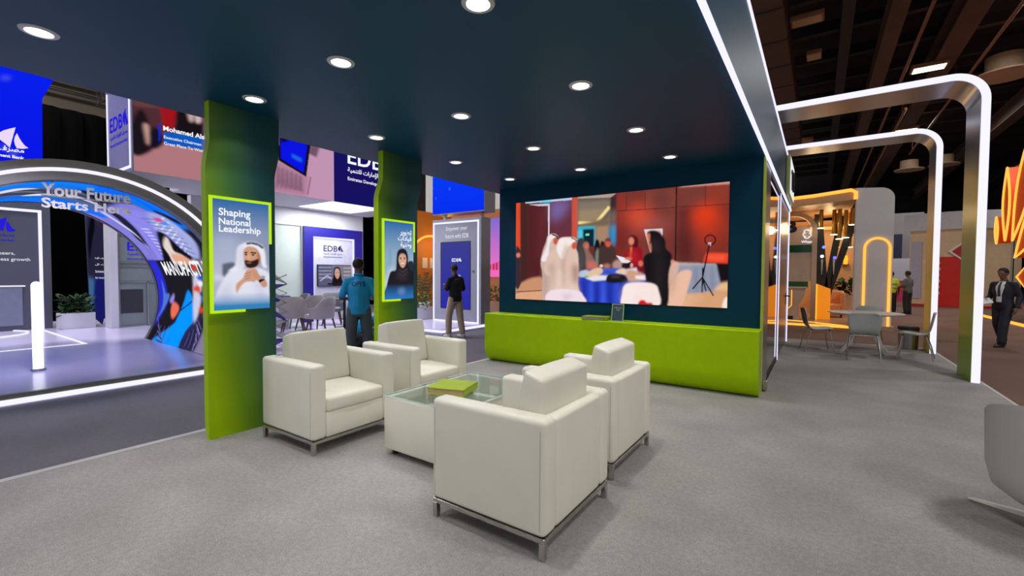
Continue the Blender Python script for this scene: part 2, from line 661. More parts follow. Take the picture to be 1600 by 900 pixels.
# lit sign on the fascia
sg = thing('light_box', 'small white lit sign with a dark scribble on the canopy fascia', 'sign', (-0.54, 10.4, 3.3))
b = NB(); box(b, -0.0, 0.07, -0.72, 0.72, -0.36, 0.36, 0.02, 2); obj('frame', b, mat('pale_lime_sign_edge', (200, 210, 140), 0.4), sg)
b = NB(); box(b, 0.07, 0.076, -0.68, 0.68, -0.33, 0.33); obj('face', b, glow('white_sign_face', (235, 240, 235), 1.0), sg)
b = NB()
tube(b, [(0.08, -0.5 + i * 0.05, 0.17 * math.sin(i * 1.1) + 0.06 * math.cos(i * 2.3)) for i in range(21)], 0.02, 6)
obj('emblem', b, M_BLACK, sg)

# ------------------------------------------------------------ recessed downlights
rows = [(0.65, 'fifth'), (1.89, 'fourth'), (3.13, 'third'), (4.38, 'second'), (5.60, 'first')]
cols_ = [(-3.88, 'the left line'), (-2.71, 'the middle line'), (-1.52, 'the right line')]
M_LENS = glow('downlight_lens', (255, 252, 245), 6.0)
M_RING = mat('downlight_ring', (205, 205, 205), 0.35, 0.3, 0.02)
dl0 = None
for yy_, rn in rows:
    for xx_, cn in cols_:
        lab = 'round recessed ceiling downlight in %s, %s row out from the screen wall' % (cn, rn)
        if dl0 is None:
            dl0 = thing('ceiling_downlight', lab, 'light', (xx_, yy_, 2.88), 0, 'recessed canopy downlights')
            b = NB(); lathe(b, [(0.062, 0.0), (0.064, -0.008), (0.086, -0.006), (0.09, 0.0)], 32); obj('trim_ring', b, M_RING, dl0, True)
            b = NB(); lathe(b, [(0.0, -0.003), (0.063, -0.002), (0.063, 0.0), (0, 0)], 32); obj('lens', b, M_LENS, dl0, True)
        else:
            dup(dl0, (xx_, yy_, 2.88), None, lab)
        L = bpy.data.lights.new('downlight_lamp', 'AREA')
        L.shape = 'DISK'; L.size = 0.11; L.energy = DOWNLIGHT_W; L.color = (1.0, 0.97, 0.92); L.spread = math.radians(100)
        lo = bpy.data.objects.new('downlight_lamp', L); COL.objects.link(lo); lo.location = (xx_, yy_, 2.872)

# ------------------------------------------------------------ lime bench under the screen
prof = [(6.2, 0.80), (5.885, 0.80), (5.875, 0.79)]
for i in range(13):
    a = math.radians(i * 7.5)
    prof.append((5.875 + 0.20 * (1 - math.cos(a)), 0.27 - 0.27 * math.sin(a)))
prof += [(6.2, 0.0)]
b = NB(); prism(b, prof, -4.56, -0.553, 'x')
bench = tag(obj('bench', b, M_LIME, smooth=30), 'long lime green bench with a rounded underside below the big screen', 'bench')
b = NB(); prism(b, [(y * 0.9 + 0.62, z * 0.97 + 0.01) for y, z in prof], -0.5535, -0.551, 'x')
obj('end_panel', b, mat('lime_bench_end', (150, 176, 60), 0.45), bench)

# display stand and book on the bench
ds = thing('card_stand', 'small dark upright card in a clear holder standing on the lime bench', 'sign', (-2.31, 5.99, 0.80))
Mt = Matrix.Rotation(math.radians(-9), 4, 'X')
b = NB(); box(b, -0.085, 0.085, -0.004, 0.004, 0.0, 0.235, 0.002, 1, Mt); obj('card', b, mat('slate_card', (62, 84, 100), 0.4), ds)
b = NB()
for q in ((-0.088, -0.078, 0, 0.24), (0.078, 0.088, 0, 0.24), (-0.088, 0.088, 0.23, 0.24)):
    box(b, q[0], q[1], -0.008, -0.004, q[2], q[3], 0, 1, Mt)
obj('border', b, mat('pale_lime_border', (205, 225, 150), 0.4), ds)
b = NB(); box(b, -0.09, 0.09, -0.05, 0.05, 0, 0.006, 0.002, 1); obj('foot', b, mat('clear_acrylic', (190, 205, 190), 0.1), ds)
for s_, z_ in (('\u062A\u0637\u0648\u064A\u0631 \u0642\u064A\u0627\u062F\u0627\u062A', 0.175), ('\u0648\u0637\u0646\u064A\u0629', 0.145)):
    me = fit_text(text_mesh(arabic(s_), 1, bold=0.02), None, 0.022, 'CENTER')
    me.transform(Mt @ frame_M((0, -0.0055, z_), *FY)); obj('lettering', me, mat('white_print', (235, 235, 235), 0.5), ds)

def book(label, loc, rz, w, d, h, pages, dots=False):
    bk = thing('book', label, 'book', loc, rz)
    bb = NB(); box(bb, -w / 2, w / 2, -d / 2, d / 2, h - 0.008, h, 0.003, 2); box(bb, -w / 2, w / 2, -d / 2, d / 2, 0, 0.006, 0.002, 1)
    box(bb, w / 2 - 0.008, w / 2, -d / 2, d / 2, 0, h, 0.003, 2)
    obj('cover', bb, mat('lime_book_cover', (168, 190, 40), 0.45), bk)
    bb = NB(); box(bb, -w / 2 + 0.008, w / 2 - 0.009, -d / 2 + 0.008, d / 2 - 0.008, 0.006, h - 0.008)
    obj('pages', bb, mat(pages[0], pages[1], 0.8, 0, 0.15, 120), bk)
    if dots:
        bb = NB()
        for i in range(18):
            box(bb, -w / 2 + 0.02 + i * (w - 0.04) / 18, -w / 2 + 0.02 + (i + 0.5) * (w - 0.04) / 18, -d / 2 - 0.001, -d / 2 + 0.01, 0.010, h - 0.014)
        obj('edge_pattern', bb, mat('grey_dots', (190, 190, 175), 0.6), bk)
    return bk
book('flat lime green book lying on the lime bench beside the small card', (-2.63, 6.0, 0.80), math.radians(4), 0.36, 0.24, 0.05, ('olive_pages', (120, 135, 60)), True)

# ------------------------------------------------------------ pillars
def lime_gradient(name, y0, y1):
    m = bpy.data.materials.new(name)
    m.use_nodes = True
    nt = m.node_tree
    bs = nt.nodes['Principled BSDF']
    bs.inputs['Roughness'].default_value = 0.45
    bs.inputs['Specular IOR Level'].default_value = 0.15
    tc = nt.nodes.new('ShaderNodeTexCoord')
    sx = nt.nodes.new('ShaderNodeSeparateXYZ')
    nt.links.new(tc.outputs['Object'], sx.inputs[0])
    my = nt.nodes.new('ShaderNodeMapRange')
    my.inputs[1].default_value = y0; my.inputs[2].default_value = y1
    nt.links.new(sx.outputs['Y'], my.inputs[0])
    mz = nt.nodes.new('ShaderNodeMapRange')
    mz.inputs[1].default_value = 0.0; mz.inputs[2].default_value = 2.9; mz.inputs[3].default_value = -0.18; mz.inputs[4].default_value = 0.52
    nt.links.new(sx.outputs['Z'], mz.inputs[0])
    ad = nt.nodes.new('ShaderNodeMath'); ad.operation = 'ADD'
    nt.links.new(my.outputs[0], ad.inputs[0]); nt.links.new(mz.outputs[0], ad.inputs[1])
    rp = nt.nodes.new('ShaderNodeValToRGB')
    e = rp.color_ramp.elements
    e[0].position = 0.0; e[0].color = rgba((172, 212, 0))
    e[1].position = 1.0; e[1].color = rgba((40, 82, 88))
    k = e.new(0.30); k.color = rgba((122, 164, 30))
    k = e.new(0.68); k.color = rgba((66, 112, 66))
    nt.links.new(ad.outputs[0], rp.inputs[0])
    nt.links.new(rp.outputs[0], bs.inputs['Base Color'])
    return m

def pillar(label, y0, y1):
    t = 0.085
    front, back = [], []
    def sm(z):
        s = min(1, max(0, (z - 2.32) / 0.26)); return s * s * (3 - 2 * s)
    zs = [0.0, 0.3, 1.0, 2.0, 2.3] + [2.32 + i * 0.026 for i in range(11)] + [2.62, 2.88]
    for z in zs:
        front.append((-4.30 + 0.085 * sm(z), z))
    for z in reversed([q for q in zs if q > 0.25]):
        back.append((-4.30 - t + 0.085 * sm(z), z))
    n = 9
    for i in range(n):
        a = math.radians(90 * i / (n - 1))
        back.append((-4.30 - t + (t - 0.02) * (1 - math.cos(a)), 0.22 - 0.22 * math.sin(a)))
    bb = NB(); prism(bb, front + back, y0, y1, 'y')
    bb.normal_update()
    for f in bb.faces:
        f.material_index = 1 if f.normal.y < -0.9 else 0
    me = bpy.data.meshes.new('pillar'); bb.to_mesh(me); bb.free()
    idx = [p_.material_index for p_ in me.polygons]
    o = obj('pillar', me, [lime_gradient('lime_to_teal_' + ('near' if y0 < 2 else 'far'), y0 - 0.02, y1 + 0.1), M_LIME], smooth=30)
    me.polygons.foreach_set('material_index', idx)
    return tag(o, label, 'pillar')
pillar('tall lime to teal pillar with the poster of a man in white, nearest the camera', 1.685, 2.27)
pillar('tall lime to teal pillar with the poster of a woman in black, farther back', 3.49, 4.11)

# ------------------------------------------------------------ armchairs
M_LEATHER = mat('white_leather', (238, 236, 222), 0.42, 0, 0.02, 5.0, 0.12, 240.0)
M_LEATHER2 = mat('white_leather_seam', (190, 186, 178), 0.5, 0, 0.02)
ac = thing('armchair', 'x', 'armchair', (0, 0, 0), 0, 'white leather armchairs around the table')
Wd, Dp = 0.415, 0.39
for s in (-1, 1):
    b = NB()
    y0_, y1_ = (0.285, Wd) if s > 0 else (-Wd, -0.285)
    box(b, -Dp, Dp, y0_, y1_, 0.115, 0.715, 0.032, 5)
    a_ = obj('arm', b, M_LEATHER, ac, True)
    yo = s * (Wd - 0.002)
    for xs in (Dp - 0.03, -Dp + 0.03):
        b = NB(); tube(b, [(xs, yo, 0.15), (xs, yo, 0.66)], 0.003, 6); obj('seam', b, M_LEATHER2, a_)
b = NB(); box(b, -Dp + 0.006, -0.292, -0.285, 0.285, 0.115, 0.703, 0.025, 4); obj('back_panel', b, M_LEATHER, ac, True)
b = NB(); box(b, -0.30, Dp - 0.012, -0.285, 0.285, 0.115, 0.318, 0.012, 3); obj('base_panel', b, M_LEATHER, ac, True)

def soft(bm, pts, y0, y1, r, puff=0.012):
    """Cushion: an outline in x,z extruded along y, rounded, and slightly puffed."""
    t = bmesh.new()
    prism(t, pts, y0, y1, 'y')
    bmesh.ops.bevel(t, geom=list(t.edges), offset=r, segments=4, profile=0.5, affect='EDGES', clamp_overlap=True)
    bmesh.ops.triangulate(t, faces=[f for f in t.faces if len(f.verts) > 4])
    bmesh.ops.subdivide_edges(t, edges=[e for e in t.edges if e.calc_length() > 0.1], cuts=5, use_grid_fill=True)
    co = [v.co.copy() for v in t.verts]
    c = sum(co, Vector()) / len(co)
    mx = [max(abs(v[i] - c[i]) for v in co) for i in range(3)]
    bmesh.ops.recalc_face_normals(t, faces=t.faces)
    t.normal_update()
    for v in t.verts:
        u = [abs(v.co[i] - c[i]) / mx[i] for i in range(3)]
        u.sort()
        v.co += v.normal * puff * (1 - u[0] ** 2) * (1 - u[1] ** 2)
    return merge(bm, t)
b = NB(); soft(b, [(-0.27, 0.318), (Dp - 0.006, 0.318), (Dp - 0.004, 0.435), (-0.27, 0.458)], -0.282, 0.282, 0.026); obj('seat_cushion', b, M_LEATHER, ac, True)
b = NB(); soft(b, [(-0.085, 0.455), (-0.17, 0.925), (-0.295, 0.885), (-0.288, 0.455)], -0.282, 0.282, 0.024, 0.007); bc = obj('back_cushion', b, M_LEATHER, ac, True)
for s in (-1, 1):
    b = NB(); tube(b, [(-0.125, s * 0.270, 0.60), (-0.184, s * 0.270, 0.903), (-0.275, s * 0.270, 0.874)], 0.003, 6); obj('piping', b, M_LEATHER2, bc)
b = NB()
for s in (-1, 1):
    box(b, -Dp + 0.008, Dp - 0.008, s * (Wd - 0.02) - 0.014, s * (Wd - 0.02) + 0.014, 0.088, 0.114, 0.002, 1)
    box(b, s * (Dp - 0.02) - 0.014, s * (Dp - 0.02) + 0.014, -Wd + 0.008, Wd - 0.008, 0.088, 0.114, 0.002, 1)
obj('frame', b, M_CHROME, ac)
for sx_ in (-1, 1):
    for sy_ in (-1, 1):
        b = NB(); cx_, cy_ = sx_ * (Dp - 0.022), sy_ * (Wd - 0.022)
        box(b, cx_ - 0.016, cx_ + 0.016, cy_ - 0.016, cy_ + 0.016, 0.0, 0.09, 0.002, 1)
        obj('leg', b, M_CHROME, ac)
ac.location = (-1.49, 2.325, 0); ac.rotation_euler = (0, 0, math.pi)
ac['label'] = 'white leather armchair nearest the camera, seen from behind, its back to the open floor'
dup(ac, (-1.545, 3.375, 0), math.pi, 'white leather armchair just beyond the nearest one, back to the open floor, closest to bench')
dup(ac, (-3.635, 2.405, 0), 0.0, 'white leather armchair on the left facing us beside the near green pillar')
dup(ac, (-3.635, 3.45, 0), 0.0, 'white leather armchair facing us before the far green pillar, beyond the other left one')

# ------------------------------------------------------------ coffee table
tb = thing('coffee_table', 'low white leather box table with a glass top between the armchairs', 'table', (-2.46, 2.89, 0))
hx, hy = 0.39, 0.53
b = NB()
box(b, -hx + 0.002, -hx + 0.05, -hy + 0.02, hy - 0.02, 0.05, 0.4655, 0.008, 3); box(b, hx - 0.05, hx - 0.002, -hy + 0.02, hy - 0.02, 0.05, 0.4655, 0.008, 3)
box(b, -hx, hx, -hy, -hy + 0.05, 0.05, 0.466, 0.012, 3); box(b, -hx, hx, hy - 0.05, hy, 0.05, 0.466, 0.012, 3)
box(b, -hx + 0.03, hx - 0.03, -hy + 0.03, hy - 0.03, 0.05, 0.30)
obj('body', b, M_LEATHER, tb, True)
b = NB(); box(b, -hx + 0.04, hx - 0.04, -0.03, 0.03, 0.29, 0.455, 0.01, 2); obj('divider', b, M_LEATHER, tb, True)
b = NB(); box(b, -hx + 0.004, hx - 0.004, -hy + 0.004, hy - 0.004, 0.467, 0.475); obj('glass_top', b, glass_mat('clear_table_glass', (244, 249, 249), 0.14), tb)
b = NB()
tube(b, [(-hx, -hy, 0.4715), (hx, -hy, 0.4715), (hx, hy, 0.4715), (-hx, hy, 0.4715)], 0.005, 6, True)
obj('glass_edge', b, mat('pale_glass_edge', (225, 236, 232), 0.2), tb)
for sx_ in (-1, 1):
    for sy_ in (-1, 1):
        b = NB(); cyl(b, (sx_ * 0.33, sy_ * 0.46, 0), (sx_ * 0.33, sy_ * 0.46, 0.05), 0.025); obj('foot', b, M_BLACK, tb)
book('thick lime green book with tan page edges lying on the glass table top', (-2.49, 2.78, 0.476), math.radians(18), 0.33, 0.31, 0.055, ('tan_pages', (206, 176, 130)))
# ============================================================ BIG SCREEN AND POSTERS
def main_screen():
    p = Pic(440, 216, [(28, 162), (1457, 8), (1445, 863), (25, 800)], (112, 52, 46))
    P, B, Lq, E = p.poly, p.blob, p.line, p.ell
    P([(20, 150), (440, 100), (440, 830), (20, 830)], (92, 46, 46))
    P([(28, 160), (58, 158), (60, 480), (25, 480)], (228, 78, 46), 2)
    P([(58, 155), (106, 150), (104, 700), (60, 700)], (70, 40, 38), 1)
    P([(106, 182), (242, 178), (240, 650), (104, 690)], (86, 34, 40), 1)
    P([(170, 185), (240, 180), (238, 500), (180, 560)], (104, 46, 50), 8, 0.7)
    P([(250, 150), (398, 138), (398, 520), (250, 520)], (106, 52, 66), 1)
    P([(255, 150), (395, 140), (330, 260), (262, 280)], (128, 112, 176), 10, 0.8)
    P([(240, 172), (251, 170), (250, 520), (241, 520)], (226, 216, 222))
    P([(110, 172), (250, 165), (248, 180), (180, 182)], (214, 206, 220))
    P([(88, 156), (400, 124), (400, 140), (92, 166)], (186, 206, 232))
    E(222, 148, 40, 9, (90, 216, 248), 2)
    P([(398, 124), (440, 120), (438, 470), (398, 470)], (206, 84, 66), 1)
    P([(438, 120), (692, 94), (660, 126), (438, 132)], (176, 160, 150))
    P([(438, 132), (660, 122), (655, 440), (438, 440)], (104, 92, 84))
    P([(438, 150), (655, 140), (655, 190), (438, 215)], (132, 120, 106), 3)
    P([(440, 206), (640, 190), (560, 292), (440, 290)], (158, 136, 108), 3)
    Lq([(440, 292), (558, 294), (648, 184)], 20, (252, 226, 150), 1, 1)
    P([(440, 306), (652, 250), (652, 320), (440, 318)], (120, 104, 84), 2)
    P([(440, 316), (556, 312), (556, 440), (440, 440)], (64, 176, 206), 1)
    P([(470, 335), (546, 330), (546, 450), (470, 450)], (18, 40, 52), 1)
    P([(490, 363), (514, 362), (514, 378), (490, 379)], (120, 236, 190))
    P([(440, 340), (470, 338), (470, 430), (440, 430)], (84, 206, 224), 2)
    P([(558, 316), (642, 310), (642, 440), (558, 440)], (172, 136, 108), 2)
    P([(655, 122), (697, 96), (697, 430), (655, 430)], (58, 44, 44), 1)
    P([(655, 310), (695, 306), (695, 436), (655, 436)], (32, 168, 234), 4)
    P([(655, 210), (695, 208), (695, 310), (655, 310)], (150, 130, 120), 6, 0.7)
    # red timber wall
    P([(697, 92), (1095, 50), (1090, 620), (697, 560)], (126, 56, 50), 1)
    P([(1100, 48), (1460, 20), (1450, 560), (1095, 560)], (122, 52, 46), 1)
    for x0, x1, y0, y1, c in ((760, 880, 90, 200, (112, 52, 46)), (890, 1088, 70, 195, (136, 74, 66)), (700, 756, 100, 560, (150, 52, 44)), (1105, 1290, 40, 180, (118, 62, 54)), (1300, 1450, 30, 170, (150, 62, 44)), (1110, 1200, 200, 560, (92, 40, 38))):
        P([(x0, y0), (x1, y0 - 8), (x1, y1), (x0, y1)], c, 4, 0.7)
    E(850, 245, 90, 80, (224, 78, 50), 14, 0.9)
    E(960, 300, 120, 40, (176, 100, 92), 14, 0.6)
    E(1000, 130, 60, 70, (96, 44, 40), 12, 0.7)
    E(720, 420, 40, 120, (84, 30, 30), 12, 0.6)
    E(1296, 245, 74, 76, (255, 66, 14), 12, 1.0)
    E(1320, 330, 110, 130, (206, 62, 34), 16, 0.7)
    E(1150, 430, 60, 120, (74, 34, 36), 14, 0.7)
    E(1390, 430, 50, 90, (110, 36, 30), 14, 0.6)
    P([(1180, 32), (1456, 8), (1456, 26), (1100, 52)], (216, 150, 140), 1)
    Lq([(1096, 50), (1090, 640)], 9, (34, 20, 20))
    Lq([(697, 212), (1092, 186)], 4, (74, 34, 32)); Lq([(1100, 182), (1456, 162)], 4, (84, 34, 28))
    Lq([(760, 92), (760, 205)], 3, (80, 36, 34)); Lq([(886, 80), (884, 200)], 3, (80, 36, 34)); Lq([(1292, 40), (1290, 170)], 3, (90, 40, 34))
    wood = p.a.copy(); p.noise(0.30, 3, 40, 11)
    mw = p.mask([(697, 40), (1460, 10), (1450, 560), (697, 560)])[..., None]
    p.a = wood * (1 - mw) + p.a * mw
    # floors
    B([(28, 720), (120, 664), (210, 660), (215, 745), (30, 760)], (206, 148, 112), 2)
    B([(28, 760), (215, 745), (230, 830), (28, 815)], (226, 168, 128), 2)
    Lq([(30, 752), (205, 742)], 7, (120, 84, 66))
    P([(1030, 640), (1460, 640), (1450, 880), (1030, 870)], (220, 164, 122), 3)
    P([(1040, 760), (1280, 770), (1200, 850), (1040, 850)], (232, 180, 144), 8)
    # whiteboard, table, sofa, tripod
    P([(880, 334), (1004, 326), (1008, 500), (930, 520)], (226, 220, 222))
    P([(900, 350), (990, 344), (994, 500), (940, 510)], (190, 116, 96), 2)
    P([(1262, 548), (1450, 556), (1448, 700), (1262, 700)], (26, 20, 22), 2)
    P([(1275, 550), (1300, 490), (1450, 492), (1444, 560)], (236, 66, 40), 1)
    P([(1300, 500), (1436, 500), (1420, 540), (1308, 540)], (255, 92, 62), 3)
    P([(1070, 552), (1364, 562), (1368, 590), (1070, 590)], (186, 170, 174), 1)
    P([(1070, 580), (1368, 566), (1408, 740), (1180, 764), (1060, 700)], (150, 156, 176), 1)
    for x in (1220, 1270, 1330):
        P([(x, 580), (x + 16, 580), (x + 26, 750), (x + 4, 750)], (122, 130, 156), 3)
    P([(1405, 690), (1450, 684), (1446, 740), (1345, 742)], (236, 190, 140), 2)
    for i in range(24):
        a0, a1 = 2 * math.pi * i / 24, 2 * math.pi * (i + 1) / 24
        Lq([(1325 + 36 * math.cos(a0), 402 + 33 * math.sin(a0)), (1325 + 36 * math.cos(a1), 402 + 33 * math.sin(a1))], 9, (36, 24, 26))
    P([(1310, 420), (1332, 420), (1330, 440), (1312, 440)], (210, 210, 220))
    for q in ([(1320, 430), (1274, 660)], [(1278, 590), (1272, 756)], [(1274, 655), (1208, 732)], [(1274, 655), (1350, 778)], [(1274, 655), (1300, 745)]):
        Lq(q, 9, (24, 20, 26))
    B([(1046, 560), (1110, 556), (1112, 600), (1070, 720), (1046, 740)], (222, 178, 160), 1)
    B([(1044, 850), (1050, 750), (1100, 640), (1150, 606), (1198, 612), (1196, 660), (1160, 780), (1120, 856)], (240, 192, 166), 1)
    B([(1060, 700), (1100, 640), (1090, 720), (1056, 790)], (206, 160, 140), 4, 0.7)
    B([(1412, 830), (1426, 796), (1446, 788), (1446, 862), (1412, 858)], (250, 236, 220), 1)
    # people at the back
    B([(548, 470), (556, 410), (574, 404), (586, 440), (590, 540), (540, 560)], (18, 18, 24), 1)
    B([(590, 420), (606, 412), (620, 430), (618, 470), (592, 470)], (50, 26, 30), 1)
    B([(430, 470), (436, 410), (462, 390), (482, 410), (480, 470), (500, 540), (490, 600), (440, 616), (424, 560)], (62, 62, 62), 1)
    B([(440, 470), (470, 470), (492, 560), (450, 600)], (86, 84, 82), 5, 0.6)
    B([(470, 440), (490, 416), (512, 430), (512, 480), (540, 520), (560, 580), (500, 600), (490, 500)], (146, 104, 98), 1)
    E(497, 446, 14, 18, (214, 112, 84), 1)
    P([(500, 545), (580, 560), (570, 600), (500, 600)], (206, 110, 96), 3)
    B([(555, 500), (570, 460), (580, 480), (584, 560), (560, 570)], (126, 132, 120), 2)
    B([(580, 590), (582, 470), (612, 440), (625, 400), (655, 400), (664, 440), (690, 480), (690, 560), (668, 600), (640, 600)], (72, 52, 50), 1)
    E(640, 428, 19, 24, (214, 92, 66), 1)
    E(640, 404, 20, 12, (112, 66, 72), 1)
    E(632, 580, 26, 16, (190, 120, 92), 2)
    B([(672, 560), (700, 540), (730, 546), (736, 600), (680, 600)], (186, 148, 136), 2)
    # woman in red with a paper
    B([(744, 560), (752, 490), (790, 450), (776, 420), (776, 386), (806, 372), (838, 392), (838, 440), (868, 470), (872, 560), (880, 630), (840, 636), (760, 560)], (150, 24, 40), 1)
    B([(780, 420), (780, 384), (806, 374), (836, 392), (838, 450), (806, 446), (812, 410), (800, 396)], (86, 20, 30), 1)
    E(795, 412, 18, 26, (226, 138, 108), 1)
    P([(790, 452), (800, 452), (796, 520), (786, 520)], (232, 150, 80), 1)
    B([(760, 500), (810, 470), (840, 520), (820, 560)], (196, 34, 44), 5, 0.8)
    B([(840, 560), (880, 560), (890, 630), (850, 630)], (110, 20, 40), 2)
    P([(694, 508), (748, 522), (792, 548), (770, 560), (730, 556)], (232, 236, 246))
    E(775, 530, 26, 9, (226, 130, 100), 1)
    P([(730, 566), (790, 556), (782, 606), (734, 602)], (40, 24, 32), 1)
    # blue table
    B([(444, 640), (520, 604), (640, 592), (760, 600), (890, 640), (892, 690), (444, 690)], (70, 92, 206), 1)
    P([(442, 652), (900, 680), (900, 840), (444, 826)], (40, 62, 190))
    for x, w_, c in ((470, 12, (24, 36, 130)), (520, 16, (70, 100, 240)), (560, 12, (22, 34, 126)), (600, 18, (72, 104, 244)), (645, 14, (26, 40, 136)), (690, 22, (62, 86, 220)), (730, 14, (24, 36, 128)), (860, 20, (30, 46, 150)), (800, 18, (60, 84, 214))):
        P([(x, 680), (x + w_, 680), (x + w_ * 1.3, 836), (x - 4, 836)], c, 4, 0.85)
    B([(446, 620), (500, 606), (530, 640), (500, 652), (446, 650)], (190, 204, 226), 1)
    B([(500, 630), (540, 600), (590, 590), (604, 620), (560, 650), (510, 650)], (232, 196, 160), 1)
    E(595, 578, 12, 10, (226, 206, 180)); E(498, 650, 18, 6, (110, 190, 130))
    P([(488, 660), (560, 640), (640, 644), (636, 672), (540, 680)], (236, 230, 232), 1)
    B([(690, 620), (740, 594), (780, 620), (760, 640)], (236, 206, 180), 1)
    P([(764, 600), (830, 590), (838, 626), (770, 636)], (222, 232, 242), 1)
    E(798, 575, 10, 16, (196, 170, 160)); E(640, 620, 30, 10, (60, 80, 200))
    B([(780, 600), (890, 640), (890, 668), (800, 680), (760, 660)], (214, 160, 130), 2)
    P([(820, 644), (890, 640), (890, 672), (826, 664)], (240, 236, 240), 1)
    B([(628, 660), (650, 634), (700, 632), (750, 640), (774, 676), (740, 690), (640, 690)], (30, 26, 32), 1)
    E(690, 650, 34, 6, (80, 70, 76), 2)
    # women in black
    B([(876, 560), (884, 510), (930, 480), (916, 440), (912, 390), (900, 360), (926, 340), (980, 350), (1020, 400), (1028, 460), (1066, 500), (1064, 560), (1046, 640), (1040, 842), (930, 840), (900, 700)], (26, 22, 26), 1)
    B([(912, 420), (940, 392), (980, 400), (1000, 450), (990, 490), (930, 490)], (46, 38, 44), 5, 0.8)
    B([(960, 520), (1000, 500), (1010, 700), (980, 820), (960, 700)], (44, 38, 42), 8, 0.8)
    B([(900, 372), (918, 360), (920, 400), (916, 420), (902, 400)], (226, 122, 84), 1)
    B([(912, 436), (926, 426), (930, 470), (918, 470)], (206, 120, 90), 1)
    E(858, 562, 16, 20, (226, 110, 90), 1)
    E(1072, 548, 10, 12, (236, 140, 110), 1)
    # men in white
    B([(192, 560), (206, 480), (228, 420), (240, 380), (276, 366), (306, 384), (300, 420), (300, 500), (290, 640), (250, 805), (204, 805), (204, 640)], (216, 188, 176), 1)
    B([(196, 540), (232, 450), (240, 386), (276, 368), (300, 380), (270, 400), (250, 440), (240, 540)], (246, 236, 240), 1)
    E(292, 414, 17, 24, (206, 92, 60), 1)
    Lq([(268, 370), (294, 378), (306, 398)], 9, (30, 28, 34))
    B([(206, 640), (230, 560), (240, 640), (232, 800), (208, 800)], (176, 146, 136), 6, 0.7)
    B([(214, 600), (236, 520), (276, 470), (312, 420), (320, 398), (390, 388), (430, 404), (420, 450), (440, 500), (444, 600), (440, 700), (446, 815), (266, 806), (262, 660), (230, 640)], (226, 196, 180), 1)
    B([(300, 480), (306, 420), (330, 392), (396, 390), (430, 406), (400, 430), (370, 460), (340, 540)], (250, 238, 232), 1)
    Lq([(394, 392), (420, 402), (430, 416)], 7, (60, 70, 110))
    B([(398, 440), (412, 420), (428, 424), (424, 460), (404, 466)], (206, 92, 62), 1)
    B([(330, 560), (350, 460), (372, 440), (352, 540), (350, 700), (336, 700)], (186, 152, 138), 4, 0.8)
    B([(236, 590), (276, 560), (300, 640), (286, 740), (270, 740), (262, 640)], (190, 158, 144), 6, 0.7)
    B([(300, 600), (330, 640), (320, 800), (286, 800)], (244, 218, 204), 8, 0.8)
    B([(400, 580), (440, 580), (440, 680), (410, 700)], (170, 126, 122), 5, 0.8)
    B([(360, 700), (430, 700), (440, 808), (370, 808)], (240, 210, 196), 6, 0.6)
    # person cut by the left edge
    B([(28, 470), (48, 460), (60, 500), (56, 600), (60, 700), (28, 720)], (60, 44, 56), 1)
    E(44, 508, 14, 16, (226, 130, 100), 1)
    # white covered chairs
    B([(224, 812), (226, 776), (262, 742), (350, 734), (440, 744), (474, 776), (478, 830), (224, 830)], (246, 226, 234), 1)
    P([(330, 770), (400, 764), (398, 790), (370, 812), (340, 790)], (214, 196, 206), 4, 0.7)
    B([(744, 850), (736, 760), (752, 706), (800, 690), (880, 688), (950, 700), (978, 740), (976, 850)], (254, 232, 228), 1)
    B([(750, 760), (780, 710), (860, 700), (800, 760), (790, 840), (760, 840)], (255, 244, 242), 8, 0.8)
    B([(842, 830), (858, 808), (884, 808), (902, 824), (932, 824), (936, 846), (850, 846)], (216, 30, 34), 1)
    p.noise(0.05, 2, 2, 3)
    return p
ls = thing('led_screen', 'large LED video wall showing people gathered round a blue table, on the dark teal wall', 'screen', (-2.55, 6.196, 1.03))
b = NB(); box(b, -1.612, 1.612, -0.006, 0.0, 0.0, 1.595); obj('panel', b, M_BLACK, ls)
main_screen().put_on('screen_image', (-1.607, -0.0085, 1.59), (3.214, 0, 0), (0, 0, -1.585), ls, 0.95)

